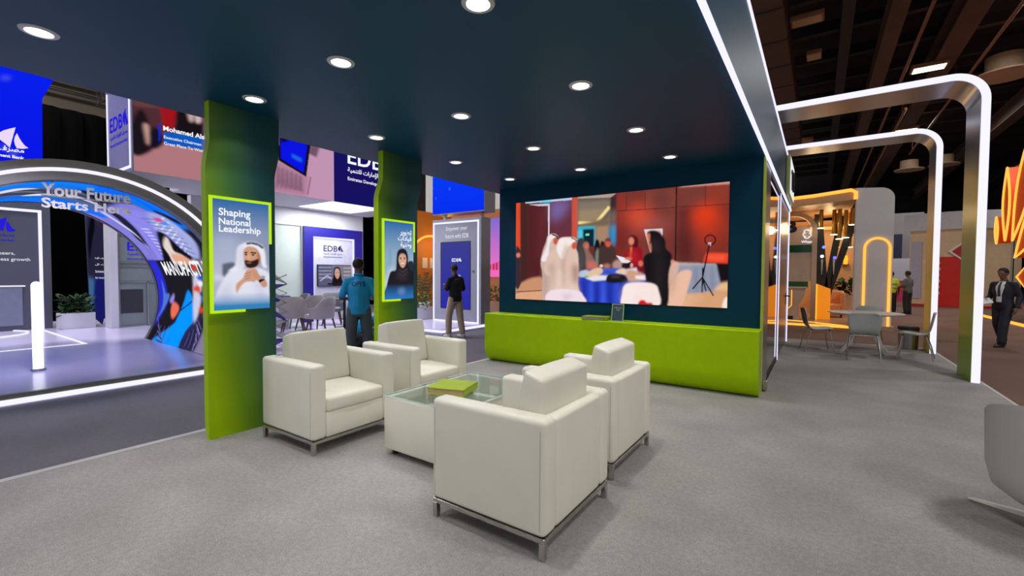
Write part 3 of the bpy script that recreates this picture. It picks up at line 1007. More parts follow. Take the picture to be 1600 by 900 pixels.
def poster_man():
    p = Pic(120, 244, [(75, 65), (472, 112), (480, 822), (88, 845)], (90, 120, 160))
    p.vgrad((44, 106, 166), (160, 168, 196), 0.0, 0.42)
    m = np.clip((p.y - 0.42) / 0.3, 0, 1)
    p.put(m, (196, 198, 220))
    P, B, Lq, E = p.poly, p.blob, p.line, p.ell
    P([(400, 330), (480, 330), (480, 560), (400, 560)], (140, 150, 176), 8, 0.8)
    P([(100, 330), (250, 330), (250, 520), (100, 520)], (176, 186, 210), 10, 0.7)
    P([(90, 600), (480, 590), (480, 640), (90, 640)], (214, 214, 230), 3, 0.8)
    B([(150, 540), (156, 520), (240, 514), (250, 600), (160, 610)], (96, 100, 122), 2)
    P([(86, 640), (480, 640), (480, 830), (86, 830)], (168, 176, 206), 6, 0.8)
    # robe and headscarf
    B([(104, 800), (110, 730), (150, 640), (190, 580), (250, 540), (300, 560), (380, 548), (440, 560), (476, 600), (470, 690), (470, 810)], (228, 230, 244), 2)
    B([(120, 740), (180, 650), (220, 700), (200, 780)], (206, 208, 228), 8, 0.8)
    B([(380, 600), (440, 620), (440, 760), (390, 740)], (208, 210, 230), 8, 0.8)
    B([(190, 570), (240, 530), (250, 440), (262, 400), (310, 374), (370, 372), (426, 396), (446, 450), (452, 520), (460, 545), (430, 540), (404, 470), (386, 420), (330, 404), (300, 440), (300, 520), (280, 560)], (240, 240, 250), 2)
    B([(262, 420), (300, 400), (296, 520), (260, 560)], (206, 206, 226), 6, 0.8)
    B([(296, 450), (300, 420), (334, 400), (384, 414), (406, 450), (412, 500), (396, 530), (360, 546), (322, 540), (302, 500)], (210, 156, 126), 1)
    B([(392, 430), (414, 470), (412, 510), (398, 520)], (176, 118, 92), 2)
    B([(302, 500), (322, 494), (350, 500), (392, 486), (402, 490), (396, 528), (360, 548), (318, 542)], (44, 32, 30), 1)
    E(334, 512, 18, 5, (170, 96, 84), 1)
    B([(322, 470), (334, 450), (344, 486), (326, 490)], (226, 176, 146), 2)
    Lq([(302, 446), (324, 440)], 8, (40, 30, 30)); Lq([(346, 442), (384, 446)], 9, (40, 30, 30))
    E(314, 456, 9, 5, (40, 30, 34)); E(362, 458, 11, 5, (40, 30, 34))
    Lq([(316, 382), (350, 376), (400, 388), (432, 412)], 14, (30, 32, 44), 1, 1)
    # clasped hands, watch
    B([(250, 720), (246, 660), (290, 620), (306, 580), (330, 556), (380, 552), (400, 590), (376, 640), (340, 640), (300, 650), (268, 690)], (212, 158, 130), 1)
    B([(360, 560), (400, 590), (450, 630), (460, 670), (430, 680), (400, 640), (366, 610)], (206, 150, 122), 1)
    for q in ([(310, 588), (350, 576)], [(306, 606), (346, 596)], [(310, 624), (342, 614)]):
        Lq(q, 4, (160, 104, 84))
    Lq([(404, 640), (440, 622)], 18, (34, 34, 44)); E(432, 612, 14, 12, (150, 160, 186), 1)
    m = np.clip((p.y - 0.84) / 0.12, 0, 1)
    p.put(m, (52, 134, 190))
    return p
def poster_woman():
    p = Pic(110, 228, [(85, 58), (310, 85), (305, 655), (88, 668)], (90, 120, 160))
    p.vgrad((40, 108, 172), (156, 182, 204), 0.0, 0.5)
    P, B, Lq, E = p.poly, p.blob, p.line, p.ell
    for x, y0, c in ((100, 330, (130, 170, 196)), (125, 270, (118, 160, 190)), (150, 300, (140, 176, 200)), (250, 240, (130, 164, 196))):
        P([(x, y0), (x + 16, y0), (x + 16, 520), (x, 520)], c, 4, 0.8)
    B([(88, 540), (130, 430), (160, 430), (150, 560), (88, 640)], (206, 222, 230), 8, 0.8)
    B([(262, 420), (268, 380), (296, 374), (306, 390), (306, 460), (270, 460)], (44, 46, 56), 1)
    B([(98, 650), (106, 570), (130, 470), (150, 450), (176, 440), (180, 360), (190, 300), (222, 278), (252, 292), (266, 340), (268, 410), (290, 450), (312, 470), (312, 660)], (36, 32, 40), 1)
    B([(176, 470), (220, 440), (262, 440), (250, 520), (200, 520)], (56, 50, 58), 6, 0.7)
    Lq([(200, 440), (230, 460), (262, 430)], 4, (80, 72, 80)); Lq([(196, 470), (230, 490), (262, 460)], 4, (70, 62, 70))
    B([(196, 360), (202, 324), (222, 310), (244, 322), (254, 360), (248, 400), (230, 426), (212, 416), (200, 390)], (218, 170, 146), 1)
    B([(190, 350), (196, 310), (222, 290), (250, 306), (246, 322), (214, 318)], (36, 30, 38), 2)
    Lq([(204, 350), (218, 347)], 4, (50, 36, 36)); Lq([(230, 347), (248, 350)], 4, (50, 36, 36))
    E(212, 358, 6, 4, (40, 30, 34)); E(240, 358, 6, 4, (40, 30, 34))
    E(226, 394, 13, 5, (246, 236, 232), 1); E(226, 402, 12, 3, (190, 96, 92), 1)
    Lq([(226, 362), (223, 378)], 3, (190, 140, 118))
    E(218, 600, 30, 26, (96, 120, 160), 5, 0.8)
    m = np.clip((p.y - 0.80) / 0.17, 0, 1)
    p.put(m, (44, 118, 190))
    E(216, 606, 24, 20, (120, 146, 190), 5, 0.6)
    return p

def poster(label, y0, y1, z0, z1, pic, lines, ar):
    x = -4.30
    t = thing('poster_screen', label, 'screen', (x, (y0 + y1) / 2, z0))
    W, H = y1 - y0, z1 - z0
    b = NB(); box(b, 0.0, 0.012, -W / 2, W / 2, 0, H); obj('panel', b, M_BLACK, t)
    pic.put_on('screen_image', (0.014, -W / 2, H), (0, W, 0), (0, 0, -H), t, 0.95)
    e = 0.022
    for nm, q in (('frame_left', (-W / 2 - e, -W / 2 + 0.002, 0 - e, H + e)), ('frame_top', (-W / 2, W / 2 + e, H - 0.002, H + e)), ('frame_right', (W / 2 - 0.002, W / 2 + e, H * 0.62, H)), ('frame_bottom', (-W / 2, 0.02, -e, 0.002))):
        b = NB(); box(b, 0.0, 0.022, q[0], q[1], q[2], q[3], 0.002, 1); obj('frame', b, M_LIMEGLOW, t)
    for s, v, h in lines:
        if ar:
            letters(s, (0.0165, W / 2 - 0.035, H * (1 - v)), FX, M_TEXTW, None, h, 'RIGHT', t, 0.022, ar=True)
        else:
            letters(s, (0.0165, -W / 2 + 0.05, H * (1 - v)), FX, M_TEXTW, h, None, 'LEFT', t, 0.022)
    return t
poster('upright poster screen with a bearded man in white headscarf on the near green pillar', 1.726, 2.205, 1.115, 2.085, poster_man(),
       [('Shaping', 0.166, 0.262), ('National', 0.226, 0.262), ('Leadership', 0.312, 0.352)], False)
poster('upright poster screen with a smiling woman in black on the far green pillar', 3.56, 4.03, 1.13, 2.08, poster_woman(),
       [('\u062A\u0637\u0648\u064A\u0631', 0.178, 0.082), ('\u0642\u064A\u0627\u062F\u0627\u062A', 0.25, 0.076), ('\u0648\u0637\u0646\u064A\u0629', 0.335, 0.080)], True)
# ============================================================ THE STAND ACROSS THE LEFT WALKWAY
M_GLOSS = mat('glossy_lavender_floor', (216, 210, 240), 0.22, 0, 0.04, 1.2, coat=0.15)
M_GREYP = mat('grey_stand_paint', (150, 152, 166), 0.45, 0, 0.03, 2)
M_RINGG = mat('warm_grey_ring_paint', (112, 110, 108), 0.45, 0, 0.03, 2)
M_NAVYP = mat('royal_navy_panel', (28, 22, 128), 0.4, 0, 0.03, 2)
M_STANDW = mat('white_stand_wall', (214, 214, 218), 0.5, 0, 0.02, 2)
M_BLUELIT = glow('blue_lit_lettering', (40, 30, 220), 1.0)
M_INK = mat('navy_ink', (30, 32, 84), 0.5)
M_GLETTER = mat('grey_cut_lettering', (170, 170, 168), 0.5)
M_LETW = glow('pale_lettering', (225, 225, 235), 1.0)

b = NB(); box(b, -17.6, -7.5, -6, 7.4, -0.08, 0.05); box(b, -17.6, -10.4, 7.4, 9.4, -0.08, 0.05)
struct('floor_stand', b, M_GLOSS, 'glossy raised floor of the stand across the walkway')
strip('led_light_strip', 'white LED strip along the edge of the glossy raised floor by the walkway', [(-7.5, -7.47, -6, 7.4, -0.06, 0.0)])
b = NB(); box(b, -7.56, -7.49, -6, 7.41, 0.0, 0.056, 0.004, 1)
struct('trim_3', b, mat('aluminium_step_edge', (150, 148, 140), 0.35, 0.6), 'metal step edge of the glossy raised floor')

# hall wall and black drape behind the stand
b = NB(); box(b, -22.4, -22.2, -10, 22, 0, 10)
struct('wall_left', b, mat('dim_hall_wall', (96, 88, 78), 0.8, 0, 0.12, 0.6), 'dim wall of the hall far left')
b = NB()
pts = []
for i in range(146):
    y = -7 + i * 0.16
    pts.append((-18.0 + 0.05 * math.sin(i * 2.1), y))
top = [(x - 0.05, y) for x, y in reversed(pts)]
prism(b, pts + top, -0.08, 6.12, 'z')
tag(obj('drape', b, mat('black_drape_cloth', (4, 4, 5), 0.95, 0, 0.1, spec=0.02), smooth='all'), 'tall black drape hanging behind the glossy stand on the left', 'curtain')
for z_, lab in ((8.12, 'upper grey pipe high on the dim hall wall above the black drape'), (7.74, 'lower grey pipe high on the dim hall wall above the black drape')):
    b = NB(); cyl(b, (-21.9, -6, z_), (-21.9, 9, z_), 0.06)
    tag(obj('pipe', b, M_STEEL, smooth=True), lab, 'pipe')
tr = thing('lighting_truss', 'grey lattice truss high above the black drape', 'truss', (-20.5, 5.2, 7.6))
b = NB()
for dy in (-0.2, 0.2):
    for dz in (-0.2, 0.2):
        cyl(b, (-1.0, dy, dz), (1.2, dy, dz), 0.025, n=8)
for i in range(8):
    x = -1.0 + i * 0.275
    for dy in (-0.2, 0.2):
        cyl(b, (x, dy, -0.2 if i % 2 else 0.2), (x + 0.275, dy, 0.2 if i % 2 else -0.2), 0.014, n=6)
    cyl(b, (x, -0.2, 0.2), (x, 0.2, 0.2), 0.014, n=6); cyl(b, (x, -0.2, -0.2), (x, 0.2, -0.2), 0.014, n=6)
for x in (-0.9, 1.1):
    cyl(b, (x, 0.2, 0.2), (x, 0.2, 2.79), 0.01, n=6)
obj('lattice', b, mat('dull_aluminium', (110, 110, 112), 0.4, 0.7), tr)

# ------------------------------------------------------------ the arch tunnel
TX0, TX1, TCZ = -8.0, -11.66, 0.9
def tun(s, th, r=1.725):
    R = r + 0.05 * s
    return (TX0 + (TX1 - TX0) * s, 1.74 + 0.10 * s + R * np.sin(th), TCZ + R * np.cos(th))
at_ = thing('arch_tunnel', 'big round arch tunnel lined with curved screens on the glossy stand at left', 'arch', (TX0, 1.74, 0.05))
off = Vector((-TX0, -1.74, -0.05))
def ring_bm(x0, x1, ra, rb, n=72, zmin=0.052):
    bb = NB()
    th_a = math.acos((zmin - TCZ) / rb)
    th_i = math.acos((zmin - TCZ) / ra)
    R = []
    for i in range(n + 1):
        f = -1 + 2 * i / n
        R.append([bb.verts.new((x, 1.74 + (0.10 if x < -11 else 0) + r * math.sin(f * t), TCZ + r * math.cos(f * t)))
                  for x, r, t in ((x0, ra, th_i), (x0, rb, th_a), (x1, rb, th_a), (x1, ra, th_i))])
    fs = []
    for A, B in zip(R, R[1:]):
        for j in range(4):
            fs.append(bb.faces.new((A[j], A[(j + 1) % 4], B[(j + 1) % 4], B[j])))
    fs += [bb.faces.new(R[0]), bb.faces.new(R[-1])]
    bmesh.ops.recalc_face_normals(bb, faces=fs)
    return bb
o = obj('front_ring', ring_bm(TX0, TX0 - 0.16, 1.735, 1.99), M_RINGG, at_, True); o.location = off
o = obj('shell', ring_bm(TX0 - 0.16, TX1, 1.80, 1.97), M_RINGG, at_, True); o.location = off
o = obj('rear_ring', ring_bm(TX1 + 0.12, TX1, 1.76, 1.98), M_RINGG, at_, True); o.location = off
o = obj('led_ring', ring_bm(TX0 + 0.015, TX0 - 0.002, 1.84, 1.885), M_LED, at_, True); o.location = off

def tunnel_pic():
    A0, A1 = -119.0, 119.5
    K = 121.0          # s runs 0..1 over the tunnel's depth, in degrees of arc it is about 121
    p = Pic(440, 170, [(A0, 0), (A1, 0), (A1, K), (A0, K)], (24, 26, 44))
    sc_ = lambda q: [(t_, s_ * K) for t_, s_ in q]
    PL = lambda q, *a_: p.poly(sc_(q), *a_)
    LN = lambda q, *a_: p.line(sc_(q), *a_)
    EL = lambda x, y, rx, ry, *a_: p.ell(x, y * K, rx, ry * K, *a_)
    T = TUNNEL_SHAPES
    def B(k, c, soft=0, al=1.0, curve=True):
        p.poly([(t, s * K) for s, t in T[k]], c, soft, al, curve)
    PL([(-119, 0), (-8, 0), (40, 1), (-119, 1)], (70, 96, 140), 0)
    PL([(-119, 0), (45, 0), (45, 0.16), (10, 0.2), (-30, 0.3), (-119, 0.3)], (16, 108, 220), 2)
    PL([(-40, 0.30), (6, 0.36), (20, 0.55), (-10, 0.60), (-40, 0.55)], (52, 56, 74), 2)
    PL([(-60, 0.62), (10, 0.66), (24, 0.82), (30, 1.0), (-60, 1.0)], (24, 96, 200), 2)
    PL([(20, 0.2), (45, 0.15), (64, 0.2), (70, 1), (22, 1)], (118, 114, 196), 2)
    B('topblue', (14, 116, 232), 1); B('midgrey', (58, 60, 78), 1); B('lowblue', (18, 104, 222), 1)
    B('white1', (196, 200, 224), 1); B('white2', (206, 208, 226), 1); B('white3', (190, 186, 220), 1)
    B('blue_top', (10, 96, 226), 1)
    B('lilac', (128, 124, 214), 2); B('dark_curve1', (30, 30, 50), 1); B('white_band', (190, 186, 226), 1)
    B('dark_top', (24, 22, 36), 1)
    B('ceilstuff', (150, 156, 206), 2)
    for i in range(9):
        LN([(36 + i * 3.4, 0.12 + 0.02 * i), (40 + i * 3.4, 0.34)], 1.0, (206, 210, 240), 0.8)
        LN([(34 + i * 3.0, 0.40), (37 + i * 3.4, 0.18)], 0.7, (80, 90, 150), 0.8)
    EL(37, 0.22, 2, 0.05, (190, 70, 140), 1); EL(40, 0.20, 1.5, 0.04, (40, 130, 220), 1)
    for i in range(8):
        LN([(41 + i * 2.6, 0.60 + 0.012 * i), (42 + i * 2.6, 0.50 + 0.02 * i)], 0.9, (196, 196, 250), 0.9)
    PL([(64, 0.0), (120, 0.0), (120, 1.0), (64, 1.0)], (30, 26, 34), 0)
    B('black_oval', (18, 16, 22), 1)
    B('hand1', (206, 192, 186), 1); B('fore1', (206, 150, 128), 1)
    B('dark_low', (26, 24, 32), 1)
    PL([(64, 0.86), (92, 0.84), (110, 1.0), (64, 1.0)], (40, 40, 190), 2)
    B('blue_l2', (70, 110, 190), 1); B('blue_low', (6, 136, 240), 1)
    LN([(90, 0.44), (97, 0.62)], 1.0, (20, 30, 50))
    B('fingers', (214, 100, 78), 1); B('fing2', (140, 120, 196), 1)
    B('right_lo', (40, 38, 72), 1); B('right_mid', (186, 184, 206), 2); B('red', (206, 70, 40), 1)
    PL([(64, 0.0), (120, 0.0), (120, 0.24), (64, 0.22)], (120, 112, 140), 2)
    for i in range(12):
        c = [(220, 214, 226), (206, 60, 36), (60, 56, 90), (30, 90, 200)][i % 4]
        EL(66 + i * 3.2, 0.26 + 0.05 * math.sin(i * 2.2), 1.6, 0.04, c, 1)
    for i in range(7):
        LN([(104 + i, 0.30 + 0.02 * i), (118, 0.24 + 0.03 * i)], 0.8, (96, 90, 150) if i % 2 else (22, 20, 36), 0.8)
    for i in range(6):
        LN([(108, 0.9 - 0.03 * i), (120, 0.98 - 0.06 * i)], 0.9, (90, 80, 140) if i % 2 else (24, 22, 40), 0.8)
    for i in range(10):
        LN([(100 + i * 1.8, 0.36 - 0.01 * i), (106 + i * 1.6, 0.26)], 0.8, [(96, 84, 150), (20, 18, 34), (140, 130, 180)][i % 3], 0.9)
    for i in range(8):
        LN([(104 + i * 2, 0.98 - 0.02 * i), (112 + i, 0.86 - 0.02 * i)], 0.8, [(100, 96, 160), (24, 22, 40)][i % 2], 0.9)
    for i in range(7):
        LN([(-100 + 14 * i, 0.42 + 0.03 * (i % 3)), (-90 + 14 * i, 0.46)], 2.2, (176, 180, 206), 0.7, 1)
    p.noise(0.10, 3, 3, 5)
    return p
TUNNEL_SHAPES = {
    'manu': [(0.742,63.1),(0.196,68.0),(0.251,75.0),(0.847,73.8)],
    'dark_curve1': [(0.622,21.1),(0.582,27.3),(0.658,37.3),(0.745,47.3),(0.799,55.0),(0.824,53.0),(0.865,47.8),(0.808,39.5),(0.671,26.1),(0.657,22.0)],
    'white_band': [(0.711,23.4),(0.767,31.5),(0.789,42.9),(0.819,55.0),(0.804,53.1),(0.817,44.9),(0.824,34.7),(0.764,24.8)],
    'lilac': [(0.535,25.3),(0.252,30.4),(0.487,44.8),(0.681,55.4),(0.7,64.5),(0.765,68.0),(0.782,58.9),(0.748,49.4),(0.624,37.6)],
    'blue_top': [(-0.043,4.3),(-0.026,12.8),(0.036,22.2),(0.041,31.0),(0.038,36.0),(0.111,30.1),(0.067,19.0),(0.178,9.8)],
    'dark_top': [(0.099,30.2),(0.038,36.0),(0.015,39.0),(0.023,42.7),(0.09,38.3),(0.128,32.0)],
    'ceilstuff': [(0.236,31.7),(0.117,34.1),(0.093,42.9),(0.078,54.8),(0.22,66.4),(0.297,56.5),(0.345,47.5),(0.454,45.0)],
    'black_oval': [(0.473,45.9),(0.375,45.5),(0.329,56.4),(0.22,66.4),(0.296,75.9),(0.586,76.4),(0.723,66.2)],
    'hand1': [(0.442,49.8),(0.377,49.2),(0.454,57.8),(0.365,61.4),(0.39,66.4),(0.568,66.3),(0.563,60.2),(0.554,54.9)],
    'fore1': [(0.527,60.3),(0.365,61.4),(0.291,66.4),(0.504,67.2)],
    'blue_low': [(0.503,84.2),(0.431,89.4),(0.39,102.7),(0.45,121.1),(0.909,120.0),(0.678,106.0),(0.641,100.9)],
    'blue_l2': [(0.908,77.4),(0.875,86.5),(0.804,88.2),(1.003,105.6),(0.926,94.8)],
    'dark_low': [(0.798,73.1),(0.359,72.7),(0.41,81.1),(0.503,84.2),(0.68,102.2),(0.909,120.0),(1.054,121.1),(0.929,105.0),(0.853,88.4)],
    'fingers': [(0.775,96.0),(0.734,91.8),(0.639,95.2),(0.702,102.3),(0.757,100.8)],
    'fing2': [(0.806,91.2),(0.729,86.4),(0.722,88.8),(0.757,92.9)],
    'right_lo': [(0.399,102.8),(0.326,96.9),(0.208,117.0),(0.214,121.2),(0.441,121.0),(0.472,109.9)],
    'right_mid': [(0.357,73.6),(0.27,73.5),(0.332,93.4),(0.38,102.7),(0.431,90.3)],
    'red': [(0.357,80.0),(0.312,80.8),(0.324,84.4),(0.417,82.9)],
    'topblue': [(-0.072,-27.1),(-0.079,-21.0),(-0.073,-12.1),(-0.005,5.3),(0.114,8.3),(0.091,-4.1),(0.06,-13.3),(0.145,-24.1)],
    'midgrey': [(0.244,-22.9),(0.219,-15.6),(0.319,-6.1),(0.356,7.4),(0.492,17.9),(0.59,20.5),(0.579,8.5),(0.513,-7.0),(0.608,-18.2)],
    'lowblue': [(0.85,-15.3),(0.764,-8.4),(0.761,-1.7),(0.815,10.3),(0.791,25.7),(0.893,28.4),(0.944,17.2),(0.946,6.2),(1.069,-12.7)],
    'white1': [(0.278,-22.4),(0.227,-17.0),(0.3,-9.3),(0.332,-13.9),(0.419,-20.6)],
    'white2': [(0.664,-9.9),(0.535,-5.4),(0.526,1.0),(0.63,-3.8)],
    'white3': [(0.456,3.2),(0.468,9.9),(0.59,20.5),(0.545,11.6)],
}
A0, A1 = math.radians(-119.0), math.radians(119.0)
me = tunnel_pic().mesh(lambda u, v: tun(0.05 + 0.91 * v, A0 + (A1 - A0) * u))
o = obj('screen_image', me, picture_mat(1.25), at_, smooth='all'); o.location = off
# the word on the right-hand curve
me = fit_text(text_mesh('MANUFACTURING', 1, bold=0.025), 1.0, 1.0, 'LEFT')
co = np.empty(len(me.vertices) * 3); me.vertices.foreach_get('co', co); co = co.reshape(-1, 3)
s_ = 0.75 - 0.80 * co[:, 0]
th_ = np.radians(74.0 - 9.5 * co[:, 1] + 0.0 * co[:, 0])
q = tun(s_, th_, 1.712)
me.vertices.foreach_set('co', np.stack(q, -1).ravel()); me.update()
o = obj('lettering', me, M_TEXTW, at_); o.location = off
# letters hung in the arch
hl = thing('hanging_letters', 'grey cut out letters in two lines hung under the crown of the round arch', 'sign', (-8.06, 1.33, 2.25))
for s, z, h, w in (('Your Future', 0.155, 0.16, 0.885), ('Starts Here', 0.0, 0.13, 0.885)):
    me = fit_text(text_mesh(s, 1, bold=0.03), w, h, 'LEFT')
    sh = np.empty(len(me.vertices) * 3); me.vertices.foreach_get('co', sh); sh = sh.reshape(-1, 3)
    sh[:, 1] += 0.0 * sh[:, 0]
    me.vertices.foreach_set('co', sh.ravel())
    me.transform(frame_M((0, 0, z), *FX)); obj('lettering', me, M_GLETTER, hl)
b = NB(); box(b, -0.012, -0.004, 0.0, 0.9, 0.15, 0.165); obj('bar', b, M_RINGG, hl)
for y in (0.1, 0.8):
    b = NB(); cyl(b, (-0.008, y, 0.15), (-0.008, y, math.sqrt(1.735 ** 2 - (1.33 + y - 1.74) ** 2) + 0.9 - 2.25), 0.004, n=6); obj('hanging_rod', b, M_RINGG, hl)

# ------------------------------------------------------------ logo helper
def emblem(o, face, h, m, parent, k=0.0):
    """Two nested sail crescents, h high, left-bottom at o."""
    def arc(cx, cy, r, a0, a1, n=10):
        return [(cx + r * math.cos(math.radians(a0 + (a1 - a0) * i / n)), cy + r * math.sin(math.radians(a0 + (a1 - a0) * i / n))) for i in range(n + 1)]
    A = [(0.62, 1.0)] + [(0.62 - 0.52 * math.sin(math.pi * t) - 0.1 * t, 1 - t) for t in (0.1, 0.25, 0.4, 0.55, 0.7, 0.85)] + [(0.42, 0.0)] + [(0.46 - 0.14 * math.sin(math.pi * t) + 0.06 * t, t) for t in (0.2, 0.4, 0.6, 0.8)]
    B2 = [(0.66, 0.74), (0.585, 0.55), (0.56, 0.36), (0.585, 0.18), (0.64, 0.03), (0.84, 0.05), (1.02, 0.13), (0.90, 0.22), (0.80, 0.38), (0.72, 0.56)]
    M = frame_M(o, *face)
    for P in (A, B2):
        bb = NB()
        f = bb.faces.new([bb.verts.new((x * h, y * h, 0)) for x, y in P])
        bmesh.ops.triangulate(bb, faces=[f])
        bb.transform(M)
        obj('emblem', bb, m, parent)
AR_BANK = '\u0645\u0635\u0631\u0641 \u0627\u0644\u0625\u0645\u0627\u0631\u0627\u062A \u0644\u0644\u062A\u0646\u0645\u064A\u0629'
EN_BANK = 'Emirates Development Bank'
def logo(o, face, w, m, parent, lines=True, m2=None):
    o = Vector(o); X = Vector(face[0]); Y = Vector(face[1])
    h = w * 0.27
    letters('EDB', tuple(o), face, m, w * 0.72, h, 'LEFT', parent, 0.012)
    emblem(tuple(o + X * w * 0.72), face, h * 1.16, m2 or m, parent)
    if lines:
        letters(AR_BANK, tuple(o - Y * w * 0.17), face, m, w * 0.98, w * 0.11, 'LEFT', parent, 0.02, ar=True)
        letters(EN_BANK, tuple(o - Y * w * 0.30), face, m, w * 0.98, w * 0.075, 'LEFT', parent, 0.015)

# ------------------------------------------------------------ blue faceted screen overhead
cu = thing('faceted_screen', 'deep blue faceted LED screen hanging above the round arch', 'screen', (-12.5, 0, 3.0))
out = [(-3.5, 0.0), (2.09, 0.0), (2.11, 1.78), (2.62, 3.1), (-3.5, 3.1)]
b = NB(); prism(b, out, -0.5, -0.01, 'x'); obj('cabinet', b, M_BLACK, cu)
p = Pic(200, 90, None, (8, 26, 236))
p.vgrad((6, 36, 240), (10, 16, 226))
for x, y, r in ((0.93, 0.79, 0.004), (0.91, 0.76, 0.003), (0.955, 0.9, 0.004), (0.9, 0.35, 0.003), (0.86, 0.86, 0.005)):
    p.ell(x, y, r * 2.2, r * 1.6, (130, 140, 250), 1)
def cube_map(u, v):
    z = 3.1 * (1 - v)
    r = np.where(z < 1.78, 2.09 + 0.02 * z / 1.78, 2.11 + 0.51 * (z - 1.78) / 1.32)
    return (0 * u, -3.5 + u * (r + 3.5), z)
obj('screen_image', p.mesh(cube_map), picture_mat(1.0), cu)
letters(AR_BANK, (0.012, 1.85, 0.645), FX, M_TEXTW, None, 0.13, 'RIGHT', cu, 0.03, ar=True)
letters(EN_BANK, (0.012, 1.85, 0.54), FX, M_TEXTW, None, 0.075, 'RIGHT', cu, 0.03)
emblem((0.012, 1.50, 0.74), FX, 0.40, glow('pale_pink_emblem', (236, 216, 250), 1.0), cu)
letters('EDB', (0.012, 1.47, 0.76), FX, M_TEXTW, 0.9, 0.32, 'RIGHT', cu, 0.02)

# ------------------------------------------------------------ long header box with screens
hd = thing('header_box', 'long white overhead header box with screens, above the bar chairs', 'header', (-10.0, 2.79, 3.23))
b = NB(); box(b, -1.995, -0.012, 1.2, 6.5, 0.0, 1.7); box(b, -1.42, -0.012, 0.012, 1.2, 0.0, 1.7)
obj('box', b, M_STANDW, hd)
p = Pic(200, 90, [(205.3, 143), (521.5, 227.7), (522, 314.5), (207.8, 266.3)], (96, 56, 62))
p.poly([(200, 120), (330, 150), (330, 225), (200, 205)], (84, 48, 54))
p.poly([(205, 214), (250, 216), (320, 226), (320, 285), (205, 270)], (186, 128, 134), 1)
p.poly([(205, 205), (260, 205), (260, 222), (205, 224)], (120, 74, 78), 2)
p.blob([(206, 200), (212, 178), (222, 172), (232, 190), (240, 210), (244, 226), (228, 240), (208, 240)], (30, 22, 30), 1)
p.blob([(224, 194), (232, 196), (236, 220), (230, 226), (226, 210)], (206, 160, 150), 1)
p.blob([(236, 200), (250, 204), (256, 222), (244, 232), (234, 226)], (24, 20, 40), 1)
p.poly([(208, 148), (250, 156), (250, 170), (208, 166)], (110, 66, 70), 1)
p.poly([(222, 152), (250, 158), (248, 161), (222, 156)], (226, 180, 176))
p.poly([(248, 158), (280, 166), (272, 200), (256, 204)], (170, 22, 30), 1)
p.poly([(276, 160), (330, 170), (330, 215), (274, 206)], (26, 20, 26), 1)
p.blob([(292, 170), (302, 172), (302, 188), (296, 190)], (214, 180, 176), 1); p.blob([(304, 174), (312, 176), (314, 190), (306, 192)], (226, 196, 196), 1)
p.poly([(256, 206), (330, 218), (330, 236), (256, 225)], (16, 96, 206))
p.poly([(247, 193), (250, 193), (250, 221), (247, 221)], (24, 44, 220))
p.poly([(318, 160), (440, 190), (440, 305), (318, 285)], (150, 104, 116), 1)
p.poly([(425, 190), (524, 220), (524, 320), (425, 305)], (206, 158, 190))
p.poly([(425, 250), (440, 252), (482, 276), (478, 306), (425, 298)], (190, 136, 164), 2)
for i in range(6):
    p.poly([(432 + 7 * i, 258 + 3 * i), (436 + 7 * i, 260 + 3 * i), (438 + 7 * i, 285 + 3 * i), (430 + 7 * i, 296)], (120, 84, 110), 1, 0.7)
p.poly([(482, 222), (500, 226), (494, 246), (482, 240)], (120, 90, 110), 1)
p.poly([(436, 206), (486, 216), (478, 276), (434, 250)], (20, 14, 24))
p.poly([(438, 208), (481, 218), (474, 270), (438, 247)], (12, 22, 244))
p.poly([(438, 206), (452, 210), (448, 222), (438, 222)], (14, 12, 40), 1)
p.poly([(456, 240), (471, 248), (470, 254), (456, 246)], (30, 110, 240), 1)
p.line([(485, 276), (480, 304)], 2, (150, 110, 130))
p.put_on('screen_image', (0.0, 0.012, 1.37), (0, 3.955, 0), (0, 0, -1.37), hd, 0.85)
b = NB(); box(b, -0.012, -0.002, 0.0, 3.967, 0.0, 1.7); obj('screen_panel', b, M_BLACK, hd)
b = NB(); box(b, -0.012, 0.0, 3.967, 6.5, 0.0, 1.7); obj('navy_panel', b, glow('navy_screen', (22, 18, 96), 1.0), hd)
logo((0.004, 4.36, 1.02), FX, 1.5, M_TEXTW, hd)
letters('Mohamed Alsharif', (0.004, 0.452, 0.815), FX, M_TEXTW, None, 0.092, 'LEFT', hd, 0.03)
letters('Executive Chairman', (0.004, 0.459, 0.675), FX, M_TEXTW, None, 0.055, 'LEFT', hd, 0.012)
letters('Great Place To Work', (0.004, 0.459, 0.56), FX, M_TEXTW, None, 0.055, 'LEFT', hd, 0.012)
b = NB(); box(b, -1.42, 0.0, 0.0, 0.012, 0.0, 1.7); obj('end_panel', b, mat('silver_grey_panel', (140, 138, 168), 0.4), hd)
for q in ((-1.36, -1.31, 0.06, 1.6), (-0.14, -0.09, 0.06, 1.6), (-1.36, -0.09, 0.06, 0.11)):
    b = NB(); box(b, q[0], q[1], -0.012, 0.0, q[2], q[3], 0.003, 1); obj('led_line', b, M_LED, hd)
logo((-1.2, -0.004, 0.84), FY, 0.98, M_BLUELIT, hd)
b = NB(); box(b, -1.55, -0.04, 3.95, 5.55, -0.012, 0.0); obj('lit_soffit', b, glow('white_lit_soffit', (240, 242, 250), 1.6), hd)
L = bpy.data.lights.new('soffit_lamp', 'AREA'); L.shape = 'RECTANGLE'; L.size = 1.5; L.size_y = 1.6; L.energy = 110; L.color = (0.95, 0.96, 1.0)
lo = bpy.data.objects.new('soffit_lamp', L); COL.objects.link(lo); lo.location = (-10.8, 7.54, 3.20)

